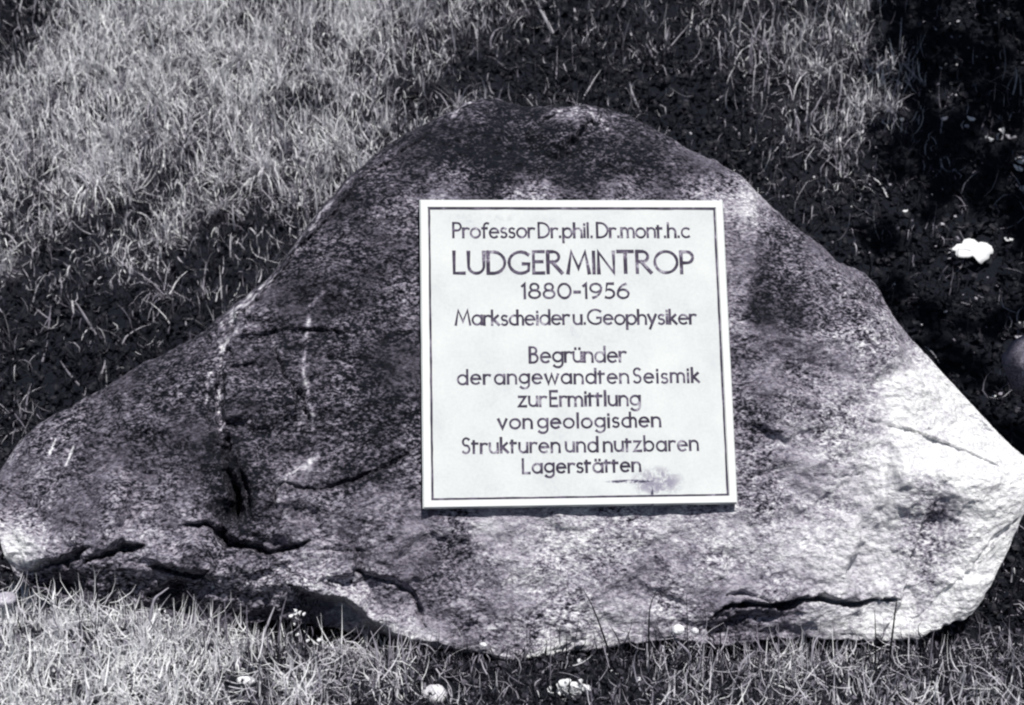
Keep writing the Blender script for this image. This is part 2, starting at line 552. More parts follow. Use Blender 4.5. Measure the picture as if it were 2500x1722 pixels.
low = smoothstep(1120, 1240, DY + 0 * DX) * smoothstep(1050, 850, DX)
rel = rel + facets(110, 4, 0.10, 0.06) * (0.9 + 1.2 * low)
rel = rel + facets(420, 9, 0.12, 0.07) * (0.6 + 1.5 * low)
inside = smoothstep(930, 980, DX) * smoothstep(1680, 1630, DX) * smoothstep(435, 480, DY) * smoothstep(1170, 1120, DY)
q = Pf.copy()
rough = 0.020 * fbm(q, 3.5, 3) + 0.018 * fbm(q, 12, 4, 0.62) + 0.0065 * fbm(q, 48, 3, 0.75)
qs = np.stack([q @ np.array((.79, 0, .61)) * .35, q[..., 1], q @ np.array((-.61, 0, .79))], -1)
rough += 0.011 * np.minimum(fbm(qs, 22, 3, 0.6, ridged=True), 0.5) * smoothstep(1000, 700, DX)
rough += 0.014 * (np.minimum(fbm(q * np.array((1, 1, 1.8)), 8, 3, ridged=True), 0.55) - 0.4)
rel = rel + rough
rel = rel * (1 - inside) + (-0.004 + 0.3 * np.minimum(rough, 0)) * inside
near_pl = np.exp(-((np.maximum(np.abs(DX - 1308) - 350, 0) ** 2 + np.maximum(np.abs(DY - 800) - 345, 0) ** 2) / 45 ** 2))
rel = rel * (1 - 0.75 * near_pl * (1 - inside)) - 0.002 * near_pl
damp = np.clip(prof * 1.6, 0.12, 1)
damp = np.maximum(damp, 0.75 * smoothstep(0.1, -0.2, Tf) * np.clip(endp * 1.5, 0.1, 1))
nF = edge_n + (front_n - edge_n) * prof + rel * damp
Pf = local(Ug, Vg, nF)
# the back: rounded, about half a metre deep
tb = np.linspace(1, -1, NBK + 2)[1:-1]
Ub, Tb = np.meshgrid(U, tb, indexing='ij')
Vb = mid[:, None] + half[:, None] * Tb
eb = NE_BOT + (NE_TOP - NE_BOT) * (Tb + 1) / 2
endb = np.clip((1 - np.abs((Ub - (ul + ur) / 2) / ((ur - ul) / 2)) ** 3), 0, 1) ** 0.5
pb = (1 - np.abs(Tb) ** 2.6) ** (1 / 2.0) * endb
nb = eb - (0.42 * np.clip(half[:, None] / 0.4, 0, 1)) * pb
Pb = local(Ub, Vb, nb)
Pb += AN * ((0.05 * fbm(Pb, 2.5, 4) + 0.012 * fbm(Pb, 12, 3)) * pb)[..., None]
ALL = np.concatenate([Pf, Pb], axis=1)
NR = ALL.shape[1]
idx = np.arange(NC * NR).reshape(NC, NR)
nxt = np.roll(idx, -1, axis=1)
rf = np.stack([idx[:-1], idx[1:], nxt[1:], nxt[:-1]], -1).reshape(-1, 4)

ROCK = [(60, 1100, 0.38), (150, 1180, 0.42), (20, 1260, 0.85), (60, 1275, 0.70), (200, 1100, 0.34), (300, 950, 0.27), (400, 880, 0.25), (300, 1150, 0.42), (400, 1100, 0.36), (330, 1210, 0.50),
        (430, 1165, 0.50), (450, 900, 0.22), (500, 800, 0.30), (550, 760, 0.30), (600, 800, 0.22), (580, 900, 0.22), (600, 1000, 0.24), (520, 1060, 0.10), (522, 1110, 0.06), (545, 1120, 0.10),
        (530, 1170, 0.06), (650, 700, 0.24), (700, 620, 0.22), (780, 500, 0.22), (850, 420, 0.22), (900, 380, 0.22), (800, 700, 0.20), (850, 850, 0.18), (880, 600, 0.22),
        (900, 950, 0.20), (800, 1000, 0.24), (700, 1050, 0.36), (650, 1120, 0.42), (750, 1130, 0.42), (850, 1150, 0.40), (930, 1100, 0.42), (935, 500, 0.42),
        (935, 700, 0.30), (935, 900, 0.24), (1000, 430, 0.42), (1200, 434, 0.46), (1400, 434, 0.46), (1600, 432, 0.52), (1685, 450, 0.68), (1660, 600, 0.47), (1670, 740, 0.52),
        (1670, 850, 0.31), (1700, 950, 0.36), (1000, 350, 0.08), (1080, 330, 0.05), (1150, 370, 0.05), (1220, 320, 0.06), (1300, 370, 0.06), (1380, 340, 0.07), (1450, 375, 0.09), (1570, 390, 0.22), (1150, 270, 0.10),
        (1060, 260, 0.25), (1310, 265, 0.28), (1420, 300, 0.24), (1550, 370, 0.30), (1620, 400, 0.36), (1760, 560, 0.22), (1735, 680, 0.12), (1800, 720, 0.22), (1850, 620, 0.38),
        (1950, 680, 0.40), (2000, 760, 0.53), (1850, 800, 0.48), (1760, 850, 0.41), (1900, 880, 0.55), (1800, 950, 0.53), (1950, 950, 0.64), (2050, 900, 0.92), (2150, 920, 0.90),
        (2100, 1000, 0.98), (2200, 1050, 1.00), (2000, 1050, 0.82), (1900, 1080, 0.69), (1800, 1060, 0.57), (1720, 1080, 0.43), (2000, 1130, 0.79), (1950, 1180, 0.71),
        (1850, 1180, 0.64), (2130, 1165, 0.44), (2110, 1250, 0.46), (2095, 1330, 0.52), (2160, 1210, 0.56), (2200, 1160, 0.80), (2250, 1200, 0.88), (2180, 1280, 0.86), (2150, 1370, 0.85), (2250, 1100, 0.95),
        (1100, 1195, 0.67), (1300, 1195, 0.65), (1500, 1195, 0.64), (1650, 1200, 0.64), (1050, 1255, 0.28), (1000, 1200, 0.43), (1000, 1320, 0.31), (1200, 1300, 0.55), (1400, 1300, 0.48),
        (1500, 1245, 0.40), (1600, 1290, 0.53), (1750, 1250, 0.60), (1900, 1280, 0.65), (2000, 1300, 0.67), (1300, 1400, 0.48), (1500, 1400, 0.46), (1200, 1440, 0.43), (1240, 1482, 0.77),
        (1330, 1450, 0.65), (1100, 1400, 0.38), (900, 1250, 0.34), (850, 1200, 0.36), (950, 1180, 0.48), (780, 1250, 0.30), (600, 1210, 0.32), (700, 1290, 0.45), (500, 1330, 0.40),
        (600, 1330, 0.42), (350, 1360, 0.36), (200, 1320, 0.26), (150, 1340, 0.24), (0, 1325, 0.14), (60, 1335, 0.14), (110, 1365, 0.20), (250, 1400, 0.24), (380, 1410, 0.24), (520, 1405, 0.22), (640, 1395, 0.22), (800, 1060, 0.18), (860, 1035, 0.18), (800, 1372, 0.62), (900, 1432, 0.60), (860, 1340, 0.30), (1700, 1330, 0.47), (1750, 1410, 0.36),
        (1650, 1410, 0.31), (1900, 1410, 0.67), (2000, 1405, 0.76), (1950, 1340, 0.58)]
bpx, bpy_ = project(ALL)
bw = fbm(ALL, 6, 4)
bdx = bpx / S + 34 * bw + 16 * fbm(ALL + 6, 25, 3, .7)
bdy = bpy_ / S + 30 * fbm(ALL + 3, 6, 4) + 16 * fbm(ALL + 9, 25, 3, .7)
rt = idw(bdx, bdy, ROCK, 3.6, 30)  # lichen and bare-rock tones, with lit facets and shaded recesses painted in
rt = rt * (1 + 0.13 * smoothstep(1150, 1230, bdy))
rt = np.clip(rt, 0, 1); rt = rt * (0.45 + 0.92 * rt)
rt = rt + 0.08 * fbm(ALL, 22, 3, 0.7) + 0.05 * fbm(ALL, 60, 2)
# pale mineral veins and lichen lines, also a pale line along the flake lip
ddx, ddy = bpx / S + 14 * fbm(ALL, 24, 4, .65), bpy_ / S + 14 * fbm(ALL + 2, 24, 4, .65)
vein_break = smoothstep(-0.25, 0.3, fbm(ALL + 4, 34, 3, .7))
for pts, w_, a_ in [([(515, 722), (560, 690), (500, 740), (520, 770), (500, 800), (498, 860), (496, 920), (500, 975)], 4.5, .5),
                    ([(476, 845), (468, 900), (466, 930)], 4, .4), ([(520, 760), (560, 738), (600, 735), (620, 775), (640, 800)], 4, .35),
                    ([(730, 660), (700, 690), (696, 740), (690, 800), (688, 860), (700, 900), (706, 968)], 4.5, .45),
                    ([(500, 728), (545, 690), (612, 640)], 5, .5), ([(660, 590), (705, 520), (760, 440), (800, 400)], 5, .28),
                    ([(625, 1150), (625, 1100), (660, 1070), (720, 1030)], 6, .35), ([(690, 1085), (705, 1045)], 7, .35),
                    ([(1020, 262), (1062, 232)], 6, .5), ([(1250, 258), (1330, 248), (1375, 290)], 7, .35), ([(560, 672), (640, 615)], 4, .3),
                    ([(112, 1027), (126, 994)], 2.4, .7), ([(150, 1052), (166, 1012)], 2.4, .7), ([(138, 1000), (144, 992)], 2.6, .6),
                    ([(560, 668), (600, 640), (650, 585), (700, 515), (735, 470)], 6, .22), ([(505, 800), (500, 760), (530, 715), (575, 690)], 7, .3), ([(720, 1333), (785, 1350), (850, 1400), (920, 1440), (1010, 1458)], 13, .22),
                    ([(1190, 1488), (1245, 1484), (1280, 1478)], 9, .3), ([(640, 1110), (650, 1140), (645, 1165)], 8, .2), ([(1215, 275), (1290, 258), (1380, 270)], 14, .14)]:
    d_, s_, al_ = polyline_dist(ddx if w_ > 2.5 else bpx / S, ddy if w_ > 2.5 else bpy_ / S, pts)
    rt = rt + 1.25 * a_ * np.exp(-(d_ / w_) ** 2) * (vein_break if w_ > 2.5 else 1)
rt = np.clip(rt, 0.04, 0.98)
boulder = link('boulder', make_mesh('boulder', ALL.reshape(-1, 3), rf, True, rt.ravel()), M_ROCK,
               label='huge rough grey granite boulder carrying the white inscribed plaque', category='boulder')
recentre(boulder)

# ------------------------------------------------------------------ the plaque
PW, PH, PT = 0.76, 0.7587, 0.024


def plaque_px(px, py):
    """photograph point -> plaque coordinates, x right, y up, origin in the middle"""
    u, v = on_face(np.array(px, float), np.array(py, float), 0.0)
    return u, v


plaque = bpy.data.objects.new('memorial_plaque', None)
SC.collection.objects.link(plaque)
plaque.matrix_world = Matrix(((AX[0], AU[0], AN[0], P0[0]), (AX[1], AU[1], AN[1], P0[1]), (AX[2], AU[2], AN[2], P0[2]), (0, 0, 0, 1)))
plaque['label'] = 'square white stone memorial plaque with dark German inscription on the boulder'
plaque['category'] = 'plaque'
plaque.empty_display_size = 0.1


def plaque_material():
    t = NT('white_plaque_stone')
    co = t.coords()
    cloud = t.noise(7, 4, 0.6, co)
    spec = t.noise(120, 3, 0.7, co)
    v = t.math('ADD', t.rng(cloud, 0.3, 0.7, 0.86, 1.0), t.rng(spec, 0.3, 0.7, -0.05, 0.03))
    # dirty smear near the lower right corner, and faint rubbed marks
    sep = t.n('ShaderNodeSeparateXYZ'); t.l(co, sep.inputs[0])

    def blob(cx, cy, rx, ry):
        a = t.math('DIVIDE', t.math('SUBTRACT', sep.outputs[0], cx), rx)
        b = t.math('DIVIDE', t.math('SUBTRACT', sep.outputs[1], cy), ry)
        r2 = t.math('ADD', t.math('MULTIPLY', a, a), t.math('MULTIPLY', b, b))
        return t.rng(r2, 0.0, 1.0, 1.0, 0.0, True)
    sm = t.noise(38, 5, 0.75, co, 0.8)
    smear = t.math('MULTIPLY', t.math('MAXIMUM', blob(0.185, -0.325, 0.075, 0.045), t.math('MULTIPLY', t.math('MAXIMUM', blob(0.125, -0.322, 0.075, 0.0055), blob(0.172, -0.36, 0.005, 0.035)), 2.6)), t.rng(sm, 0.36, 0.60, 0.0, 0.50, True))
    rub = t.math('MULTIPLY', blob(-0.01, 0.045, 0.06, 0.02), t.rng(sm, 0.45, 0.7, 0.0, 0.14, True))
    top = t.math('MULTIPLY', blob(-0.2, 0.33, 0.2, 0.02), t.rng(sm, 0.45, 0.7, 0.0, 0.12, True))
    v = t.math('SUBTRACT', v, t.math('ADD', t.math('ADD', smear, rub), top))
    t.l(t.ramp(v, [(0.0, (0.05, 0.05, 0.08)), (0.5, (0.30, 0.29, 0.36)), (0.9, (0.62, 0.65, 0.65)), (1.0, (0.69, 0.72, 0.71))]), t.b.inputs['Base Color'])
    t.b.inputs['Roughness'].default_value = 0.75
    t.bump(t.math('ADD', cloud, t.math('MULTIPLY', spec, 0.3)), 0.25, 0.002)
    return t.m


def ink_material(name, base, fade):
    t = NT(name)
    co = t.coords()
    worn = t.noise(26, 4, 0.7, co)
    gr = t.noise(330, 2, 0.6, co)
    v = t.math('ADD', t.rng(worn, 0.42, 0.68, 0.0, fade, True), t.rng(gr, 0.3, 0.7, -0.10, 0.16))
    t.l(t.ramp(v, [(0.0, base), (0.5, (0.13, 0.11, 0.16)), (1.0, (0.55, 0.54, 0.6))]), t.b.inputs['Base Color'])
    t.b.inputs['Roughness'].default_value = 0.8
    return t.m


M_PLAQUE = plaque_material()
M_INK = ink_material('dark_inscription_paint', (0.040, 0.033, 0.055), 0.75)
M_LINE = ink_material('dark_border_paint', (0.035, 0.030, 0.050), 0.6)
M_RIM = NT('white_plaque_rim'); M_RIM.b.inputs['Base Color'].default_value = (0.74, 0.765, 0.75, 1); M_RIM.b.inputs['Roughness'].default_value = 0.7
M_RIM = M_RIM.m


def slab_mesh(w, h, z0, z1, bev, name, n=40, wob=0.0008):
    """bevelled slab whose edges are very slightly uneven"""
    ring = []
    pts = []
    for (x0, y0, x1, y1) in ((-w, -h, w, -h), (w, -h, w, h), (w, h, -w, h), (-w, h, -w, -h)):
        for i in range(n):
            t = i / n
            pts.append((x0 + (x1 - x0) * t, y0 + (y1 - y0) * t))
    pts = np.array(pts) / 2
    P = np.c_[pts, np.zeros(len(pts))]
    wv = wob * fbm(P + 3.3, 14, 3)[:, None]
    levels = [(0, z0), (0, z1 - bev), (bev * 0.35, z1 - bev * 0.3), (bev, z1)]
    V = []
    for ins, z in levels:
        sgn = np.sign(pts) * (np.abs(np.abs(pts) - np.array([w / 2, h / 2])) < 1e-9)
        q = pts - sgn * ins + sgn * wv
        V.append(np.c_[q, np.full(len(q), z)])
    V = np.concatenate(V); m = len(pts)
    fs = []
    for L in range(3):
        for i in range(m):
            j = (i + 1) % m
            fs.append((L * m + i, L * m + j, (L + 1) * m + j, (L + 1) * m + i))
    me = bpy.data.meshes.new(name)
    me.from_pydata([tuple(v) for v in V], [], fs + [tuple(range(3 * m, 4 * m)), tuple(range(m - 1, -1, -1))])
    me.update()
    return me


link('slab', slab_mesh(PW, PH, -PT, 0.0, 0.0025, 'slab'), M_PLAQUE, plaque)
# raised margin outside the ruled frame: four mitred strips
INS = 0.0190
rimv, rimf = [], []
w2, h2 = PW / 2 - 0.0026, PH / 2 - 0.0026
iw, ih = PW / 2 - INS, PH / 2 - INS
for (a, b, c, d) in (((-w2, -h2), (w2, -h2), (iw, -ih), (-iw, -ih)), ((w2, -h2), (w2, h2), (iw, ih), (iw, -ih)),
                     ((w2, h2), (-w2, h2), (-iw, ih), (iw, ih)), ((-w2, h2), (-w2, -h2), (-iw, -ih), (-iw, ih))):
    o = len(rimv)
    rimv += [(*q_, 0.0004) for q_ in (a, b, c, d)] + [(*q_, 0.0022) for q_ in ((a[0] * .998, a[1] * .998), (b[0] * .998, b[1] * .998), c, d)]
    rimf += [(o + 4, o + 5, o + 6, o + 7), (o, o + 1, o + 5, o + 4), (o + 2, o + 3, o + 7, o + 6)]
me = bpy.data.meshes.new('rim'); me.from_pydata(rimv, [], rimf); me.update()
link('rim', me, M_RIM, plaque)


class Ribbon:
    def __init__(self):
        self.v, self.f, self.k = [], [], 0

    def stroke(self, pts, w, z=0.0005, closed=False, jitter=0.0, h=0.0008):
        pts = [p for i, p in enumerate(pts) if i == 0 or math.dist(p, pts[i - 1]) > 1e-6]
        if len(pts) < 2: return
        z = z + (self.k % 7) * 0.00006; self.k += 1
        P = np.array(pts, float); n = len(P)
        L, R = [], []
        for i in range(n):
            if closed:
                a = P[i] - P[i - 1]; b = P[(i + 1) % n] - P[i]
            else:
                a = P[i] - P[i - 1] if i else P[1] - P[0]
                b = P[i + 1] - P[i] if i < n - 1 else P[-1] - P[-2]
            a = a / np.linalg.norm(a); b = b / np.linalg.norm(b)
            na, nb_ = np.array((-a[1], a[0])), np.array((-b[1], b[0]))
            m = na + nb_; m /= max(np.linalg.norm(m), 1e-6)
            sc_ = min(1 / max(m @ na, 0.3), 2.2)
            ww = w * (1 + jitter * random.uniform(-1, 1)) / 2 * (1.22 if (not closed and i in (0, n - 1) and jitter < 0.14) else 1)
            e = 0
            if not closed and i == 0: e = -a * w * 0.42
            if not closed and i == n - 1: e = b * w * 0.42
            L.append(P[i] + e + m * ww * sc_); R.append(P[i] + e - m * ww * sc_)
        o = len(self.v)
        for l, r in zip(L, R):
            self.v += [(*l, z), (*r, z), (*l, z - h), (*r, z - h)]
        for i in range(n if closed else n - 1):
            a, b = o + 4 * i, o + 4 * ((i + 1) % n)
            self.f += [(a, a + 1, b + 1, b), (a, b, b + 2, a + 2), (a + 1, a + 3, b + 3, b + 1)]
        if not closed:
            b = o + 4 * (n - 1)
            self.f += [(o, o + 2, o + 3, o + 1), (b, b + 1, b + 3, b + 2)]

    def mesh(self, name):
        me = bpy.data.meshes.new(name); me.from_pydata(self.v, [], self.f); me.update(); return me


bl = Ribbon()
bx, by = PW / 2 - 0.0235, PH / 2 - 0.0215
def wav(a, b, n=30):
    return [(a[0] + (b[0] - a[0]) * i / n + random.uniform(-.0003, .0003), a[1] + (b[1] - a[1]) * i / n + random.uniform(-.0004, .0004)) for i in range(n + 1)]
for a, b, w_ in (((-bx, by), (bx, by), .0060), ((bx, by), (bx, -by), .0050), ((bx, -by), (-bx, -by), .0050), ((-bx, -by), (-bx, by), .0050)):
    bl.stroke(wav(a, b), w_, 0.0012, jitter=0.15)
link('border_line', bl.mesh('border_line'), M_LINE, plaque)


def arc(cx, cy, rx, ry, a0, a1, n=None):
    n = n or max(3, int(abs(a1 - a0) / 18))
    return [(cx + rx * math.cos(math.radians(a0 + (a1 - a0) * i / n)), cy + ry * math.sin(math.radians(a0 + (a1 - a0) * i / n))) for i in range(n + 1)]


XH = 0.64
o_ = ('o', [arc(.32, .32, .32, .32, 0, 342, 19)])
G = {
    'P': (.50, [[(0, 0), (0, 1)], [(0, 1), (.24, 1)] + arc(.26, .74, .25, .26, 85, -85) + [(0, .48)]]),
    'r': (.34, [[(0, 0), (0, XH)], [(0, .40)] + arc(.24, .38, .24, .26, 170, 55)]),
    'o': (.62, [('c', arc(.31, .32, .31, .32, 0, 342, 19))]),
    'f': (.32, [[(.10, 0), (.10, .75)] + arc(.30, .76, .20, .24, 175, 62), [(-.02, XH), (.30, XH)]]),
    'e': (.58, [[(.0, .35), (.58, .35)] + arc(.29, .32, .29, .32, 8, 310)]),
    's': (.38, [arc(.20, .48, .17, .16, 40, 265) + arc(.19, .16, .19, .17, 85, -140)]),
    'D': (.72, [[(0, 0), (0, 1)], [(0, 1), (.2, 1)] + arc(.22, .5, .50, .5, 85, -85) + [(.2, 0), (0, 0)]]),
    '.': (.10, [('d', (.05, .05))]),
    'p': (.58, [[(0, -.34), (0, XH)], ('c', arc(.29, .32, .29, .32, 0, 342, 19))]),
    'b': (.58, [[(0, 0), (0, 1)], ('c', arc(.29, .32, .29, .32, 0, 342, 19))]),
    'h': (.50, [[(0, 0), (0, 1)], [(0, .36)] + arc(.25, .38, .25, .26, 165, 0) + [(.50, 0)]]),
    'i': (.06, [[(.03, 0), (.03, XH)], ('d', (.03, .88))]),
    'l': (.06, [[(.03, 0), (.03, 1)]]),
    'm': (.84, [[(0, 0), (0, XH)], [(0, .38)] + arc(.21, .40, .21, .24, 165, 0) + [(.42, 0)], [(.42, .38)] + arc(.63, .40, .21, .24, 165, 0) + [(.84, 0)]]),
    'n': (.50, [[(0, 0), (0, XH)], [(0, .36)] + arc(.25, .38, .25, .26, 165, 0) + [(.50, 0)]]),
    't': (.30, [[(.05, 0), (.05, .82)], [(-.06, XH), (.30, XH)]]),
    'c': (.52, [arc(.31, .32, .31, .32, 52, 308)]),
    'C': (.86, [[(.50, .54)] + arc(.31, .32, .31, .32, 52, 308)[0:1] + arc(.31, .32, .31, .32, 60, 305) , [(.50, 0), (.50, 1)], [(.50, .44)] + arc(.68, .40, .18, .24, 150, 0) + [(.86, 0)]]),
    'L': (.44, [[(0, 1), (0, 0), (.44, 0)]]),
    'U': (.66, [[(0, 1), (0, .34)] + arc(.33, .34, .33, .34, 190, 350) + [(.66, 1)]]),
    'G': (.88, [arc(.5, .5, .5, .5, 48, 312) + [(.86, .44), (.60, .44)]]),
    'E': (.44, [[(.44, 1), (0, 1), (0, 0), (.44, 0)], [(0, .53), (.38, .53)]]),
    'R': (.60, [[(0, 0), (0, 1)], [(0, 1), (.22, 1)] + arc(.24, .76, .24, .24, 85, -85) + [(0, .52)], [(.18, .52), (.60, 0)]]),
    'M': (.92, [[(0, 0), (.16, 1), (.46, .22), (.76, 1), (.92, 0)]]),
    'I': (.06, [[(.03, 0), (.03, 1)]]),
    'N': (.66, [[(0, 0), (0, 1), (.66, 0), (.66, 1)]]),
    'T': (.66, [[(0, 1), (.66, 1)], [(.33, 1), (.33, 0)]]),
    'O': (.98, [('c', arc(.49, .5, .49, .5, 0, 345, 23))]),
    '1': (.16, [[(0, .84), (.13, 1), (.13, 0)]]),
    '8': (.54, [('c', arc(.27, .76, .20, .24, 0, 340, 17)), ('c', arc(.27, .27, .27, .27, 0, 340, 17))]),
    '0': (.62, [('c', arc(.31, .5, .31, .5, 0, 342, 19))]),
    '-': (.28, [[(0, .42), (.28, .42)]]),
    '9': (.54, [('c', arc(.27, .70, .27, .30, 0, 340, 17)), arc(.02, .70, .52, .70, 0, -78)]),
    '6': (.54, [('c', arc(.27, .30, .27, .30, 0, 340, 17)), arc(.52, .30, .52, .70, 180, 102)]),
    '5': (.46, [[(.42, 1), (.12, 1), (.07, .56)] + arc(.19, .30, .27, .30, 115, -125)]),
    'a': (.60, [('c', arc(.29, .32, .29, .32, 0, 342, 19)), [(.59, 0), (.59, XH)]]),
    'k': (.44, [[(0, 0), (0, 1)], [(.38, XH), (.02, .30)], [(.10, .36), (.44, 0)]]),
    'd': (.60, [('c', arc(.29, .32, .29, .32, 0, 342, 19)), [(.59, 0), (.59, 1)]]),
    'u': (.50, [[(0, XH), (0, .26)] + arc(.25, .26, .25, .26, 190, 355), [(.50, XH), (.50, 0)]]),
    'y': (.50, [[(0, XH), (.26, .03)], [(.50, XH), (.10, -.34)]]),
    'g': (.58, [('c', arc(.29, .34, .29, .30, 0, 342, 19)), [(.58, XH), (.58, -.08)] + arc(.29, -.08, .29, .26, -10, -145)]),
    'B': (.50, [[(0, 0), (0, 1)], [(0, 1), (.18, 1)] + arc(.20, .78, .21, .22, 85, -85) + [(0, .56)], [(.18, .56)] + arc(.20, .28, .28, .28, 80, -85) + [(0, 0)]]),
    'w': (.80, [[(0, XH), (.20, 0), (.40, XH), (.60, 0), (.80, XH)]]),
    'S': (.46, [arc(.25, .75, .21, .25, 40, 262) + arc(.22, .26, .23, .26, 82, -140)]),
    'z': (.46, [[(0, XH), (.42, XH), (0, 0), (.46, 0)]]),
    'v': (.50, [[(0, XH), (.25, 0), (.50, XH)]]),
}
G['ü'] = (G['u'][0], G['u'][1] + [('d', (.12, .86)), ('d', (.38, .86))])
G['ä'] = (G['a'][0], G['a'][1] + [('d', (.16, .86)), ('d', (.42, .86))])


def text_line(text, xl, xr, yb, yt, w, space=0.16):
    w = w * 1.08
    """set one line so that it runs from photograph point xl to xr on baseline yb; 'C' stands for the joined ch"""
    (u0, u1, um), (v0, v1, vt) = plaque_px([xl, xr, (xl + xr) / 2], [yb, yb, yt])
    vb = (v0 + v1) / 2; cap = vt - (v0 + v1) / 2
    adv = [G[c][0] if c != ' ' else space for c in text]
    nat = sum(adv); gaps = sum(1 for a_, b_ in zip(text[:-1], text[1:]) if a_ != ' ' and b_ != ' ')
    W = (u1 - u0) / cap
    track = 0.17
    sx = 1.0
    for _ in range(4):
        sx = (W - track * gaps) / nat
        if sx > 1.08: track += 0.02
        elif sx < 0.90 and track > 0.15: track -= 0.01
    sx = (W - track * gaps) / nat
    rb = Ribbon(); x = u0
    for i, (c, a_) in enumerate(zip(text, adv)):
        if c != ' ':
            dy = random.uniform(-.0006, .0006)
            for s_ in G[c][1]:
                closed = False
                if isinstance(s_, tuple):
                    if s_[0] == 'd':
                        X, Y = x + s_[1][0] * cap * sx, vb + dy + s_[1][1] * cap
                        rb.stroke([(X - w * .12, Y), (X + w * .12, Y)], w * 1.05)
                        continue
                    closed, s_ = True, s_[1]
                rb.stroke([(x + a * cap * sx, vb + dy + b * cap) for a, b in s_], w, closed=closed, jitter=0.12)
        x += a_ * cap * sx
        if i + 1 < len(text) and c != ' ' and text[i + 1] != ' ':
            x += track * cap
    o = link('inscription_line', rb.mesh('inscription_line'), M_INK, plaque)
    return o


for args in (('Professor Dr.phil. Dr.mont.h.c', 1107, 1683, 580, 545, .0048, .34),
             ('LUDGER MINTROP', 1109, 1692, 667, 615, .0068, .26),
             ('1880-1956', 1275, 1535, 728, 693, .0052),
             ('MarksCeider u.Geophysiker', 1113, 1698, 792, 757, .0048, .34),
             ('Begründer', 1294, 1527, 884, 847, .0050),
             ('der angewandten Seismik', 1118, 1707, 936, 901, .0048, .34),
             ('zur Ermittlung', 1267, 1562, 991, 955, .0050, .30),
             ('von geologisCen', 1217, 1612, 1044, 1009, .0050, .40),
             ('Strukturen und nutzbaren', 1129, 1704, 1103, 1067, .0048, .42),
             ('Lagerstätten', 1277, 1563, 1153, 1119, .0050)):
    text_line(*args)


# ------------------------------------------------------------------ grass
def ground_hit(px, py, lo=0.5):
    d = rays(np.array(float(px)), np.array(float(py)))
    t_ = lo
    while t_ < 12:
        q = CAM + d * t_
        if q[2] < float(terrain(q[0], q[1])): break
        t_ += 0.01
    return CAM + d * t_


CLEAR = [(1062, 1712, .02), (1390, 1692, .030), (600, 1672, .030), (14, 1476, .04), (1415, 1618, .02), (1560, 1672, .02), (2370, 612, .05), (722, 1530, .03), (765, 1590, .04)]
CLEAR_AT = [(ground_hit(a, b), r_) for a, b, r_ in CLEAR]


def blades(base, length, width, lean_az, lean, curl, tone, name, seg=3):
    """curved tapering blades; all arguments are arrays over the blades"""
    n = len(base)
    ts = np.linspace(0, 1, seg + 1)
    dirh = np.stack([np.cos(lean_az), np.sin(lean_az), np.zeros(n)], -1)
    side = np.stack([-np.sin(lean_az), np.cos(lean_az), np.zeros(n)], -1)
    tw = rng.uniform(-1.2, 1.2, n)
    side = side * np.cos(tw)[:, None] + dirh * np.sin(tw)[:, None]
    V = np.empty((n, seg + 1, 2, 3)); T = np.empty((n, seg + 1, 2))
    pos = base.copy(); ang = lean.copy()
    wob = rng.normal(0, 0.25, (n, seg + 1))
    for i, t in enumerate(ts):
        w = width * (1 - 0.85 * t ** 1.6) * (0.75 + 0.25 * min(1, t * 4))
        V[:, i, 0] = pos - side * w[:, None] / 2
        V[:, i, 1] = pos + side * w[:, None] / 2
        T[:, i, :] = (tone * (0.85 + 0.15 * t))[:, None]
        ang = ang + curl / seg + wob[:, i] * 0.6
        d = dirh * np.sin(ang)[:, None] + np.array((0, 0, 1.0)) * np.cos(ang)[:, None]
        pos = pos + d * (length / seg)[:, None]
    base_i = (np.arange(n) * (seg + 1) * 2)[:, None]
    F_ = []
    for i in range(seg):
        F_.append(base_i + np.array([2 * i, 2 * i + 1, 2 * i + 3, 2 * i + 2]))
    F_ = np.stack(F_, 1).reshape(-1, 4)
    return make_mesh(name, V.reshape(-1, 3), F_, True, T.ravel())


def scatter(n, x0, x1, y0, y1):
    x = rng.uniform(x0, x1, n); y = rng.uniform(y0, y1, n)
    return np.stack([x, y, terrain(x, y)], -1)


def boulder_clear(P, margin=0.0):
    """true where a point on the ground is not inside the boulder"""
    q = P - P0
    u, v, n = q @ AX, q @ AU, q @ AN
    h = np.interp(u, U, VT - VB)
    vm = np.interp(u, U, VB)
    top = np.interp(u, U, VT)
    inside_ = (u > ul - margin) & (u < ur + margin) & (v > vm - 0.02 - margin) & (v < top + margin) & (n < -0.02 + margin) & (n > -0.64 - margin)
    # the strip right under the front edge
    return ~inside_


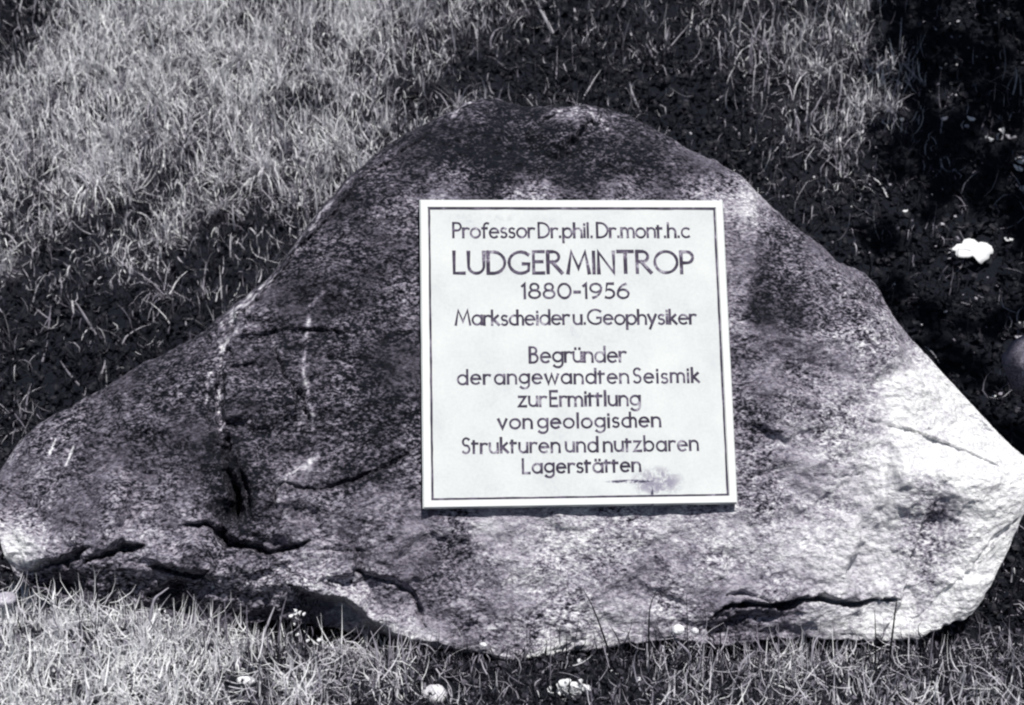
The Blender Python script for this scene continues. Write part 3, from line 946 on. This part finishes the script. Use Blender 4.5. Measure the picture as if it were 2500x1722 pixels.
def grow(P, dens_fn, lmin, lmax, wmin, wmax, name, curl=(0.3, 1.8), lean=(0.1, 0.9), pale_gain=1.0, clump=6.0, raise_=(0.0, 0.0), seg=3):
    t = veg_tone(P)
    cl = fbm(P, clump, 2)
    keep = (rng.random(len(P)) < dens_fn(t) * (0.75 + 0.9 * cl)) & boulder_clear(P, 0.0)
    for c_, r_ in CLEAR_AT:      # bare spots round the small stones and flowers
        ex, ey = (P[:, 0] - c_[0]) / r_, (P[:, 1] - c_[1] + 0.9 * r_) / (2.1 * r_)
        keep &= ex * ex + ey * ey > 1
    P = P[keep]; t = t[keep]; cl = cl[keep]
    P = P + np.array((0, 0, 1.0)) * rng.uniform(*raise_, len(P))[:, None]
    n = len(P)
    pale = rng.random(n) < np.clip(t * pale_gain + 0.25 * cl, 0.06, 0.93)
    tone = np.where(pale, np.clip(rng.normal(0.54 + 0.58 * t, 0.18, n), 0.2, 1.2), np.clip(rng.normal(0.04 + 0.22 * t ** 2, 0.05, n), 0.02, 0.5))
    ln = rng.uniform(lmin, lmax, n) * (0.8 + 0.5 * np.clip(cl, -.5, 1))
    w = rng.uniform(wmin, wmax, n)
    az = rng.uniform(0, 2 * np.pi, n) + 1.0 * fbm(P + 20, 2.0, 2)
    return blades(P, ln, w, az, rng.uniform(*lean, n), rng.uniform(*curl, n) * rng.choice([1, 1, -0.4], n), tone, name, seg)


P = scatter(115000, -2.5, 2.5, -0.10, 3.1)
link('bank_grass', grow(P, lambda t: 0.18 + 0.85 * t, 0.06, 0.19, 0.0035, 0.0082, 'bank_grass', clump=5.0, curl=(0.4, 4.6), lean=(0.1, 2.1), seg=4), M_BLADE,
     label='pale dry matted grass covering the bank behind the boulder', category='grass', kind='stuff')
P = scatter(120000, -2.4, 2.4, -0.10, 3.0)
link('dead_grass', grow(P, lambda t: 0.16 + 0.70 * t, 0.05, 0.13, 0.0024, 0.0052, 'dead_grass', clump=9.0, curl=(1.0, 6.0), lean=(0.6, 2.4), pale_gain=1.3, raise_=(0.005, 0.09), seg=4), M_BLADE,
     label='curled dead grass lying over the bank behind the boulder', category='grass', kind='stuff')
# tussocks: many long blades springing from one root and falling outwards
C0 = scatter(420, -2.4, 1.9, 0.5, 3.0)
_t = veg_tone(C0)
C0 = C0[boulder_clear(C0, 0.05) & (rng.random(len(C0)) < 1.25 * (_t - 0.14)) & ((C0[:, 0] < 0.9) | (_t > 0.4))]
nb_ = 70
P = np.repeat(C0, nb_, 0) + rng.normal(0, 0.018, (len(C0) * nb_, 3)) * np.array((1, 1, 0.2))
tt = np.repeat(np.clip(veg_tone(C0) + rng.normal(0, .12, len(C0)), 0, 1), nb_)
n_ = len(P)
tz = np.repeat(rng.uniform(0.6, 1.25, len(C0)), nb_)
link('grass_tussocks', blades(P, rng.uniform(0.09, 0.21, n_) * tz, rng.uniform(0.003, 0.0075, n_), rng.uniform(0, 2 * np.pi, n_), rng.uniform(0.1, 0.8, n_),
                              rng.uniform(0.6, 2.6, n_), np.clip(np.where(rng.random(n_) < 0.75, rng.normal(0.50, 0.18, n_) + 0.5 * tt, rng.normal(.15, .06, n_)), .04, 1.15), 'grass_tussocks', 5), M_BLADE,
     label='long pale grass tussocks drooping on the bank behind the boulder', category='grass', kind='stuff')
P = scatter(420, -1.5, 1.3, -0.50, -0.34)
link('tall_grass', grow(P, lambda t: 1.0 + 0 * t, 0.07, 0.17, 0.0018, 0.0042, 'tall_grass', curl=(0.2, 1.6), lean=(0.0, 0.5), pale_gain=0.8, seg=5), M_BLADE,
     label='thin taller grass standing along the foot of the boulder', category='grass', kind='stuff')
P = scatter(60000, -2.1, 2.1, -1.0, -0.15)
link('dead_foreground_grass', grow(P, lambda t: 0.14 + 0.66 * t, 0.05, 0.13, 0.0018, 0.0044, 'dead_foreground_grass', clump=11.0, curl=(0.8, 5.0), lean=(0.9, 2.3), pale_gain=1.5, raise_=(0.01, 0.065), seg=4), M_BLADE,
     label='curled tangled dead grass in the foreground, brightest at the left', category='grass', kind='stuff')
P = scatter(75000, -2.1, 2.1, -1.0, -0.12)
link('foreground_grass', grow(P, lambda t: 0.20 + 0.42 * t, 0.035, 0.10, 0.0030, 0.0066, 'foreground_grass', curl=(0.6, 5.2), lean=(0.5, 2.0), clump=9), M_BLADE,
     label='short curly tangled grass in front of the boulder, paler at the left', category='grass', kind='stuff')


# ------------------------------------------------------------------ low leaves among the grass
def small_leaves(P, rmin, rmax, tone, name, tilt=0.9, lift=(0.0, 0.05)):
    n = len(P)
    r = rng.uniform(rmin, rmax, n)
    nrm = np.stack([rng.normal(0, tilt, n), rng.normal(0, tilt, n) - 0.4, np.ones(n)], -1)
    nrm /= np.linalg.norm(nrm, axis=1)[:, None]
    a = np.cross(nrm, np.tile([0.31, 0.8, 0.5], (n, 1))); a /= np.linalg.norm(a, axis=1)[:, None]
    b = np.cross(nrm, a)
    C = P + np.array((0, 0, 1.0)) * rng.uniform(*lift, n)[:, None]
    K = 6
    ang = np.arange(K) / K * 2 * np.pi
    V = np.empty((n, K + 1, 3)); V[:, 0] = C + nrm * (r * 0.25)[:, None]
    el = rng.uniform(0.6, 1.0, n)
    for k_, g in enumerate(ang):
        rr = r * rng.uniform(0.45, 1.15, n)
        V[:, k_ + 1] = C + a * (rr * math.cos(g))[:, None] + b * (rr * el * math.sin(g))[:, None]
    bi = (np.arange(n) * (K + 1))[:, None]
    F_ = np.stack([np.concatenate([bi, bi + 1 + k_, bi + 1 + (k_ + 1) % K], 1) for k_ in range(K)], 1).reshape(-1, 3)
    return make_mesh(name, V.reshape(-1, 3), F_, True, np.repeat(tone, K + 1))


P = scatter(60000, -2.4, 2.5, -0.1, 3.0)
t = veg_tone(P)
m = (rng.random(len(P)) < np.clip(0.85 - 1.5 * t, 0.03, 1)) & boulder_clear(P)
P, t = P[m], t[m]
tn = np.clip(rng.normal(0.03 + 0.12 * t, 0.035, len(P)), 0.005, 0.3)  # near-black leaf tone carries the shade of the bank in its colour
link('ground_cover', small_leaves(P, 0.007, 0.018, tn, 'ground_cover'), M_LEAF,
     label='dark small-leaved ground cover on the shaded part of the bank', category='ground cover', kind='stuff')
P = scatter(26000, -2.0, 2.1, -0.95, -0.1)
t = veg_tone(P)
m = (rng.random(len(P)) < np.clip(0.9 - 0.9 * t, 0.08, 1)) & boulder_clear(P)
P, t = P[m], t[m]
tn = np.clip(rng.normal(0.07 + 0.2 * t, 0.07, len(P)), 0.01, 0.6)
link('foreground_weeds', small_leaves(P, 0.004, 0.011, tn, 'foreground_weeds', lift=(0, 0.03)), M_LEAF,
     label='small dark weeds mixed into the grass in front of the boulder', category='weeds', kind='stuff')


# ------------------------------------------------------------------ helpers to stand things where the photo shows them
def at_y(px, py, y):
    d = rays(np.array(float(px)), np.array(float(py)))
    return CAM + d * ((y - CAM[1]) / d[1])


# ------------------------------------------------------------------ single stems and blades one can pick out
def tube(pts, radii, name, tone, sides=6, flat=1.0):
    pts = [Vector(p) for p in pts]
    V, F_ = [], []
    for i, p in enumerate(pts):
        d = (pts[min(i + 1, len(pts) - 1)] - pts[max(i - 1, 0)]).normalized()
        a = d.cross(Vector((0.2, 1, 0.1))).normalized(); b = d.cross(a).normalized()
        for k_ in range(sides):
            g = 2 * math.pi * k_ / sides
            V.append(p + a * radii[i] * math.cos(g) + b * radii[i] * flat * math.sin(g))
    for i in range(len(pts) - 1):
        for k_ in range(sides):
            F_.append((i * sides + k_, i * sides + (k_ + 1) % sides, (i + 1) * sides + (k_ + 1) % sides, (i + 1) * sides + k_))
    return make_mesh(name, [tuple(v) for v in V], F_, True, np.full(len(V), tone))


def smooth_pts(pts, n=10):
    out = []
    m_ = len(pts)
    for i in range(m_ - 1):
        p0, p1, p2, p3 = pts[max(i - 1, 0)], pts[i], pts[i + 1], pts[min(i + 2, m_ - 1)]
        for k_ in range(n):
            t_ = k_ / n
            out.append(0.5 * ((2 * p1) + (-p0 + p2) * t_ + (2 * p0 - 5 * p1 + 4 * p2 - p3) * t_ ** 2 + (-p0 + 3 * p1 - 3 * p2 + p3) * t_ ** 3))
    out.append(pts[-1])
    return out


def stem(px_pts, r, tone, label, name='single_grass', cat='single_grass', front=True, depth=None, flat=1.0, group=None):
    """px_pts run from tip to base; the base stands on the ground"""
    base = ground_hit(*px_pts[-1])
    if base[1] > -0.43 and base[1] < 0.2: base = at_y(*px_pts[-1], -0.43)
    y0 = base[1]
    pts = []
    n_ = len(px_pts)
    for i, (a, b) in enumerate(px_pts):
        pts.append(Vector(at_y(a, b, y0 + 0.03 * (1 - i / (n_ - 1)))))
    foot = Vector((base[0], base[1], float(terrain(base[0], base[1])) - 0.01))
    if (pts[-1] - foot).length > 0.012: pts.append(foot)
    sp = smooth_pts(pts)
    m_ = len(sp)
    rad = [r * (0.35 + 0.65 * min(1, i / m_ * 1.8)) for i in range(m_)]
    o = link(name, tube(sp, rad, name, tone, 6, flat), M_BLADE, label=label, category=cat, group=group)
    return recentre(o)


D_, L_ = 0.04, 0.6
for pts, r, tn, lb, nm in [
    ([(1425, 1442), (1445, 1478), (1466, 1531), (1487, 1600)], .0022, .05, 'dark bent stem leaning left against the boulder below the plaque', 'grass_stem'),
    ([(1604, 1440), (1588, 1480), (1584, 1530), (1585, 1600)], .0020, .05, 'tall dark upright stem before the boulder, right of the bent dark stem', 'grass_stem'),
    ([(1490, 1529), (1506, 1555), (1522, 1605)], .0019, .06, 'short dark curved stem between the two taller dark stems', 'grass_stem'),
    ([(2135, 1490), (2137, 1530), (2138, 1600)], .0016, .07, 'thin dark stem under the long crack, left of its neighbour', 'grass_stem'),
    ([(2190, 1462), (2186, 1490), (2174, 1590)], .0022, .05, 'thick dark stem at the right end of the long crack', 'grass_stem'),
    ([(1676, 1452), (1678, 1530), (1680, 1640)], .0015, .14, 'thin grey upright stem rising over the low right crack', 'grass_stem'),
    ([(1345, 1530), (1344, 1600), (1344, 1680)], .0012, .45, 'hair-thin pale stem under the lowest point of the boulder', 'grass_stem'),
    ([(1633, 1531), (1650, 1562), (1684, 1600)], .0030, .55, 'thick pale stem slanting down right beside the small white stone', 'grass_stem'),
    ([(1900, 1526), (1901, 1600), (1900, 1700)], .0017, .50, 'long thin pale upright stem in the grass under the right crack', 'grass_stem'),
    ([(2004, 1550), (1990, 1565), (1982, 1600)], .0026, .62, 'short pale curved stem in the shadow under the boulder at right', 'grass_stem'),
    ([(1842, 1590), (1812, 1618), (1800, 1660)], .0030, .60, 'pale stem bent sharply left among the grass at the boulder foot', 'grass_stem'),
    ([(456, 1442), (492, 1490), (540, 1570)], .0022, .34, 'long grey stem slanting right across the dark gap at lower left', 'grass_stem'),
    ([(548, 1465), (551, 1510), (555, 1580)], .0026, .36, 'upright grey stem in front of the lower left cavity', 'grass_stem'),
    ([(602, 1478), (603, 1520), (606, 1570)], .0022, .38, 'short upright grey stem between two taller stems at lower left', 'grass_stem'),
    ([(670, 1482), (655, 1520), (640, 1565)], .0036, .70, 'broad pale blade leaning right before the lower left gap', 'grass_blade'),
    ([(700, 1456), (688, 1500), (680, 1570)], .0022, .40, 'thin stem leaning right beside the white flowers', 'grass_stem'),
    ([(412, 1435), (396, 1447), (376, 1466), (366, 1520)], .0030, .60, 'pale blade tip sticking up right over the dark layer', 'grass_blade'),
    ([(905, 1540), (915, 1570), (922, 1610)], .0024, .55, 'pale short stem left of the paired stems under the flake', 'grass_stem'),
    ([(950, 1530), (952, 1580), (948, 1640)], .0026, .50, 'left stem of the pair standing under the curved flake edge', 'grass_stem'),
    ([(978, 1538), (984, 1600), (994, 1672)], .0024, .52, 'right stem of the pair standing under the curved flake edge', 'grass_stem'),
    ([(1168, 1598), (1158, 1612), (1148, 1650)], .0022, .50, 'tiny pale stem leaning right in the dark gap under the boulder', 'grass_stem'),
    ([(1042, 1585), (1066, 1620), (1085, 1645)], .0022, .45, 'thin pale stem slanting right in the dark gap left of the plaque foot', 'grass_stem'),
]:
    stem(pts, r, tn, lb)

for pts, r, tn, lb in [
    ([(186, 739), (205, 770), (234, 818)], .0052, .62, 'broad pale blade slanting right in the dark hollow at left'),
    ([(148, 882), (168, 912), (196, 944)], .0042, .58, 'pale blade slanting right low in the dark hollow by the left slope'),
    ([(257, 880), (252, 902), (240, 932)], .0040, .66, 'short pale blade leaning left just above the left slope'),
    ([(116, 832), (111, 856), (103, 884)], .0040, .55, 'short pale upright blade near the left edge of the hollow'),
    ([(290, 830), (284, 842), (296, 862)], .0050, .60, 'small bright bent blade in the middle of the dark hollow'),
    ([(1836, 70), (1834, 120), (1830, 190)], .0050, .42, 'long upright dry blade high on the bank above the right shoulder'),
    ([(1578, 108), (1592, 135), (1606, 162)], .0055, .55, 'dry blade leaning left above the crest of the boulder'),
    ([(1316, 20), (1332, 48), (1350, 84)], .0075, .78, 'thick bright blade leaning left at the top of the bank'),
    ([(1402, 20), (1404, 34), (1407, 52)], .0070, .72, 'short bright upright blade at the top centre of the bank'),
    ([(2204, 155), (2232, 184), (2262, 215)], .0048, .50, 'dry blade slanting right at the edge of the dark corner'),
    ([(1537, 200), (1545, 232), (1563, 275)], .0048, .62, 'bright curved blade just right of the boulder top'),
    ([(726, 330), (738, 352), (754, 384)], .0066, .68, 'bright dry blade leaning left above the left slope'),
    ([(757, 372), (742, 392), (724, 414)], .0052, .55, 'dry blade leaning right, crossing its bright neighbour'),
    ([(1875, 160), (1871, 185), (1866, 215)], .0042, .45, 'short dry blade beside the long upright blade on the bank'),
    ([(940, 240), (944, 268), (936, 300)], .0046, .62, 'bright upright blade just left of the boulder crest'),
    ([(1790, 310), (1800, 322), (1810, 336)], .0050, .62, 'short bright blade in the dark leaves right of the crest'),
]:
    stem(pts, r, tn, lb, flat=0.35)


# ------------------------------------------------------------------ stones
def stone(px, py, rx, ry, rz, tone, label, name='stone', seed=0, y=None, sink=0.3, jag=0.25, cat='stone'):
    nu, nv = 26, 16
    th = np.linspace(0, 2 * np.pi, nu, endpoint=False); ph = np.linspace(0.001, np.pi - 0.001, nv)
    T_, Q_ = np.meshgrid(th, ph)
    D = np.stack([np.cos(T_) * np.sin(Q_), np.sin(T_) * np.sin(Q_), np.cos(Q_)], -1)
    r_ = 1 + jag * fbm(D + seed * 3.7, 1.6, 4, 0.6)
    # a few flattened facets
    rr = np.random.default_rng(seed)
    for _ in range(7):
        n_ = rr.normal(size=3); n_ /= np.linalg.norm(n_)
        dd = D @ n_
        r_ = np.where(dd * r_ > 0.82, 0.82 / np.maximum(dd, 0.3), r_)
    V = D * r_[..., None] * np.array((rx, ry, rz))
    id_ = np.arange(nu * nv).reshape(nv, nu); nx_ = np.roll(id_, -1, 1)
    F_ = np.stack([id_[:-1], id_[1:], nx_[1:], nx_[:-1]], -1).reshape(-1, 4)
    g = ground_hit(px, py) if y is None else at_y(px, py, y)
    if -0.42 < g[1] < 0.2: g = at_y(px, py, -0.42)
    o = link(name, make_mesh(name, V.reshape(-1, 3), F_, True, np.full(nu * nv, tone)), M_STONE, label=label, category=cat)
    o.location = (g[0], g[1], g[2] + rz * (1 - sink) * (0.4 if py < 1000 else 0.9))
    return o


stone(2520, 920, .085, .09, .085, .40, 'grey rounded stone cut off by the right edge beside the boulder', seed=3, y=0.5, jag=0.35)
stone(1062, 1712, .028, .024, .024, .85, 'round white stone at the bottom edge, left of the ragged white one', 'white_stone', 5)
stone(600, 1670, .022, .015, .012, .92, 'small flat white pebble lying in the pale grass', 'white_pebble', 6)
stone(8, 1474, .030, .03, .014, .62, 'pale flat stone at the left edge under the boulder', 'pale_stone', 7)
stone(1655, 1545, .014, .012, .012, .95, 'small white stone at the foot of the boulder by the pale slanting stem', 'white_pebble', 9)
stone(1696, 1546, .009, .008, .008, .85, 'tiny pale pebble right of the small white stone at the boulder foot', 'white_pebble', 10)
stone(1415, 1618, .006, .006, .006, .95, 'tiny white pebble in the dark gap under the boulder', 'white_pebble', 11)
stone(1180, 1578, .009, .008, .006, .9, 'tiny pale pebble under the lowest left edge of the boulder', 'white_pebble', 12)
stone(1560, 1672, .008, .008, .012, .9, 'small upright white pebble right of the ragged white lump', 'white_pebble', 13)


# ------------------------------------------------------------------ the white leaf and other fallen leaves
def leaf_mesh(outline, size, curlx, curly, tone, name, thick=0.0012, rings=4):
    """leaf from an outline in unit coordinates, curved in two directions, closed with thickness"""
    pts = np.array(outline, float); n = len(pts)
    V = [(0, 0)]
    for r_ in range(1, rings + 1):
        V += [tuple(p * (r_ / rings)) for p in pts]
    V = np.array(V) * size
    z = curlx * V[:, 0] ** 2 / size + curly * V[:, 1] ** 2 / size 
    top = np.c_[V, z]; bot = np.c_[V, z - thick]
    m_ = len(V)
    F_ = []
    for k_ in range(n):
        j = (k_ + 1) % n
        F_.append((0, 1 + k_, 1 + j, 1 + j))
    quads, tris = [], []
    for k_ in range(n):
        j = (k_ + 1) % n
        tris += [(0, 1 + k_, 1 + j), (m_, m_ + 1 + j, m_ + 1 + k_)]
        for r_ in range(rings - 1):
            a, b = 1 + r_ * n, 1 + (r_ + 1) * n
            quads += [(a + k_, b + k_, b + j, a + j), (m_ + a + k_, m_ + a + j, m_ + b + j, m_ + b + k_)]
        a = 1 + (rings - 1) * n
        quads += [(a + k_, m_ + a + k_, m_ + a + j, a + j)]
    me = bpy.data.meshes.new(name)
    me.from_pydata([tuple(v) for v in np.concatenate([top, bot])], [], tris + quads); me.update()
    at = me.attributes.new('tone', 'FLOAT', 'POINT'); at.data.foreach_set('value', np.full(2 * m_, tone, np.float32))
    me.polygons.foreach_set('use_smooth', np.ones(len(me.polygons), bool))
    return me


def place_leaf(o, px, py, tilt=35, rz=0, y=None, lift=0.012, roll=0):
    g = ground_hit(px, py) if y is None else at_y(px, py, y)
    o.location = (g[0], g[1] - 0.02, g[2] + lift)
    o.rotation_euler = (math.radians(tilt), math.radians(roll), math.radians(rz))


# outline of the big white leaf measured in its own plane (1 = 56 mm)
BIG = [(-1.0, .04), (-.80, .10), (-.62, .30), (-.38, .34), (-.28, .56), (-.02, .62), (.20, .56), (.36, .40), (.50, .44), (.74, .38), (.94, .20), (1.0, .0), (.98, -.16),
       (.84, -.18), (.80, -.38), (.60, -.50), (.46, -.66), (.32, -.56), (.16, -.34), (.08, -.26), (-.10, -.34), (-.40, -.36), (-.62, -.34), (-.72, -.22), (-.68, -.06), (-.84, -.02)]
big = link('white_leaf', leaf_mesh(BIG, 0.072, 0.08, -0.10, 1.15, 'white_leaf'), M_LEAF,
           label='large bright white lobed leaf lying alone on dark ground at right', category='leaf')
place_leaf(big, 2370, 612, 55, -4, lift=0.0)
_g = ground_hit(2370, 612); big.location = CAM + (_g - CAM) * 0.984
mv = tube([Vector((0.0, 0.0, 0.0015)), Vector((-0.02, 0.006, 0.003)), Vector((-0.052, 0.002, 0.008))], [.0008, .0006, .0004], 'midrib', .9)
link('midrib', mv, M_LEAF, big)
stk = tube([Vector((-0.020, 0.039, 0.001)), Vector((-0.028, 0.052, 0.004)), Vector((-0.034, 0.070, 0.002))], [.0010, .0009, .0007], 'leaf_stalk', .5)
link('leaf_stalk', stk, M_LEAF, big)
OV = [(math.cos(a) * (1 + .12 * math.sin(3 * a)), 0.55 * math.sin(a) * (1 + .15 * math.cos(2 * a + 1))) for a in np.linspace(0, 2 * math.pi, 14, endpoint=False)]
oval = [leaf_mesh(OV, 0.018, .3, -.4, tn_, 'fallen_leaf', rings=2) for tn_ in (.95, .75, .55)]
for me in oval: me.materials.append(M_LEAF)
LV = [(2490, 400, 1.7, 0, 20, 'large pale fallen leaf at the right edge, topmost'), (2440, 330, 1.2, 0, 60, 'pale fallen leaf left of the topmost leaf at the right edge'),
      (2462, 345, 1.0, 1, -20, 'dull fallen leaf between two pale ones near the right edge'),
      (2300, 300, 0.8, 1, 10, 'small pale fallen leaf by the foot of the dry tuft near the dark corner'), (2330, 245, .7, 1, 80, 'small dull leaf in the dark top right corner'),
      (2365, 300, .9, 0, 0, 'narrow pale leaf lying level right of the dry tuft'), (2195, 302, .8, 0, 40, 'small white leaf in the dark leaves left of the level one'),
      (2410, 350, .9, 0, -40, 'pale leaf slanting down to the left near the right edge'), (2480, 420, 1.3, 0, 15, 'pale leaf below the large one at the right edge'),
      (2490, 470, 1.0, 1, 35, 'dull pale leaf lowest of the cluster at the right edge'), (2205, 525, .5, 0, 0, 'tiny round white leaf left of the large white lobed leaf'),
      (2455, 595, .9, 0, 10, 'small pale leaf just right of the large white lobed leaf'), (2490, 800, 1.1, 0, 30, 'white leaf at the right edge above the half-hidden stone'),
      (2480, 832, .7, 1, -50, 'narrow leaf under the white leaf by the right edge'), (2420, 975, .4, 0, 0, 'tiny white leaf left of the half-hidden grey stone'),
      (2336, 662, .4, 1, 90, 'tiny dull leaf straight below the large white lobed leaf'), (1990, 165, .9, 1, 0, 'pale leaf high on the bank in the dry patch'),
      (2010, 160, .8, 0, 50, 'brighter leaf beside the pale one in the dry patch')]
for i, (px, py, sz, ti, rz, lb) in enumerate(LV):
    o = bpy.data.objects.new('fallen_leaf', oval[ti]); SC.collection.objects.link(o)
    place_leaf(o, px, py, 45, rz, lift=0.018, roll=random.uniform(-15, 15)); o.scale = (sz, sz, sz)
    o['label'] = lb; o['category'] = 'leaf'; o['group'] = 'fallen leaves on the dark ground'
P = scatter(1500, 0.4, 2.3, 0.0, 3.0)
m = boulder_clear(P) & (rng.random(len(P)) < 0.25 + 0.5 * smoothstep(0.9, 1.5, P[:, 0]))
P = P[m]
tn = rng.uniform(0.3, 0.85, len(P))
link('leaf_litter', small_leaves(P, 0.003, 0.010, tn, 'leaf_litter', lift=(0.01, 0.05)), M_LEAF,
     label='tiny pale flecks of leaf litter scattered on the dark ground at right', category='leaf litter', kind='stuff')

# ------------------------------------------------------------------ white flowers at the foot of the boulder
PET = [(math.cos(a), 0.7 * math.sin(a)) for a in np.linspace(0, 2 * math.pi, 9, endpoint=False)]
petal = leaf_mesh(PET, 0.0062, .5, -.5, .97, 'petal', rings=2, thick=0.0006); petal.materials.append(M_LEAF)


def flowers(px, py, spots, label):
    g = ground_hit(px, py + 25)
    if g[1] > -0.45: g = at_y(px, py + 25, -0.45)
    g[2] = float(terrain(g[0], g[1]))
    base = bpy.data.objects.new('white_flower', None); SC.collection.objects.link(base)
    base.location = g; base['label'] = label; base['category'] = 'flower'; base.empty_display_size = .03
    for (dx, dy, sc_) in spots:
        q = at_y(px + dx, py + dy, g[1]) - g
        o = bpy.data.objects.new('petal', petal); SC.collection.objects.link(o); o.parent = base
        o.location = q; o.rotation_euler = (math.radians(random.uniform(40, 80)), math.radians(random.uniform(-30, 30)), random.uniform(0, 3)); o.scale = (sc_,) * 3
    st = tube([Vector((0, 0, -.01)), Vector((0.002, 0, .015)), Vector(q) * 0.0 + Vector((0.0, 0, float((at_y(px, py, g[1]) - g)[2])))], [.001, .001, .0007], 'stem', .12)
    link('stem', st, M_BLADE, base)


flowers(722, 1500, [(-2, -10, 1), (10, -2, 1.1), (-12, 4, .9), (2, 10, 1.1), (20, 0, .8), (-4, 24, .8), (-14, 46, .9), (4, 50, .8), (0, -2, .9)], 'cluster of small white petals before the lower left cavity')
flowers(398, 1496, [(-8, -6, .9), (6, -2, .8), (-16, 6, .7), (10, 8, .8)], 'faint little white flowers above the pale grass at left')
flowers(765, 1565, [(-14, 0, .9), (0, 4, 1), (14, -2, .9), (26, 6, .7), (36, 14, .8)], 'row of white petals lying in the grass below the petal cluster')
flowers(1500, 1640, [(-6, 0, .8), (6, 6, .7)], 'pair of small pale petals in dark grass below the dark stems')

rb_ = random.Random(4)
flowers(1392, 1690, [(rb_.gauss(0, 24), rb_.gauss(0, 11) - (14 if k_ % 4 == 0 else 0), rb_.uniform(1.2, 2.1)) for k_ in range(34)],
        'ragged clump of white blossom in the foreground grass, largest of the white bits')

# ------------------------------------------------------------------ unseen tree added to shade the right part of the bank, crown above the frame
tree = bpy.data.objects.new('shade_caster_tree', None); SC.collection.objects.link(tree)
tree.location = (4.4, 1.5, float(terrain(4.4, 1.5)))
tree['label'] = 'unseen leafy tree right of the boulder, added to shade the right of the bank'
tree['category'] = 'tree'
tl = Vector(tree.location)
trunk_pts = [Vector((0, 0, -.2)), Vector((-.05, -.02, 1.0)), Vector((-.2, -.1, 2.2)), Vector((-.5, -.4, 3.4)), Vector((-.9, -.8, 4.4))]
link('trunk', tube(smooth_pts(trunk_pts, 6), list(np.linspace(.16, .06, 25)), 'trunk', .16, 10), M_SOIL, tree)
for tgt in ((-1.6, -.6, 4.3), (-2.2, -1.4, 4.2), (-.6, .8, 4.3), (-1.4, -2.2, 4.5), (.6, -.6, 4.4), (-2.6, -.4, 4.1)):
    b = [Vector((-.2, -.1, 2.2 + random.uniform(0, .8))), Vector(tgt) * .55 + Vector((0, 0, 1.4)), Vector(tgt)]
    link('limb', tube(smooth_pts(b, 6), list(np.linspace(.05, .012, 13)), 'limb', .16, 7), M_SOIL, tree)
nc = 5200
c0 = np.array([rng.uniform(-2.35, 1.4, nc), rng.uniform(-2.9, 1.2, nc), rng.uniform(3.5, 5.0, nc)]).T
keep = fbm(c0, 1.3, 2) > -0.12
c0 = c0[keep]
for tgt, rad in ((big.location, 0.22),):  # gap cut in the leaves so that sun reaches the white leaf
    rel_ = c0 + np.array(tl) - np.array(tgt)
    sd = np.array(SUN_DIR)
    perp = rel_ - (rel_ @ sd)[:, None] * sd
    c0 = c0[np.linalg.norm(perp, axis=1) > rad]; 
link('crown', small_leaves(c0, 0.05, 0.11, np.clip(rng.normal(.16, .05, len(c0)), .05, .4), 'crown', lift=(-.05, .05)), M_LEAF, tree)
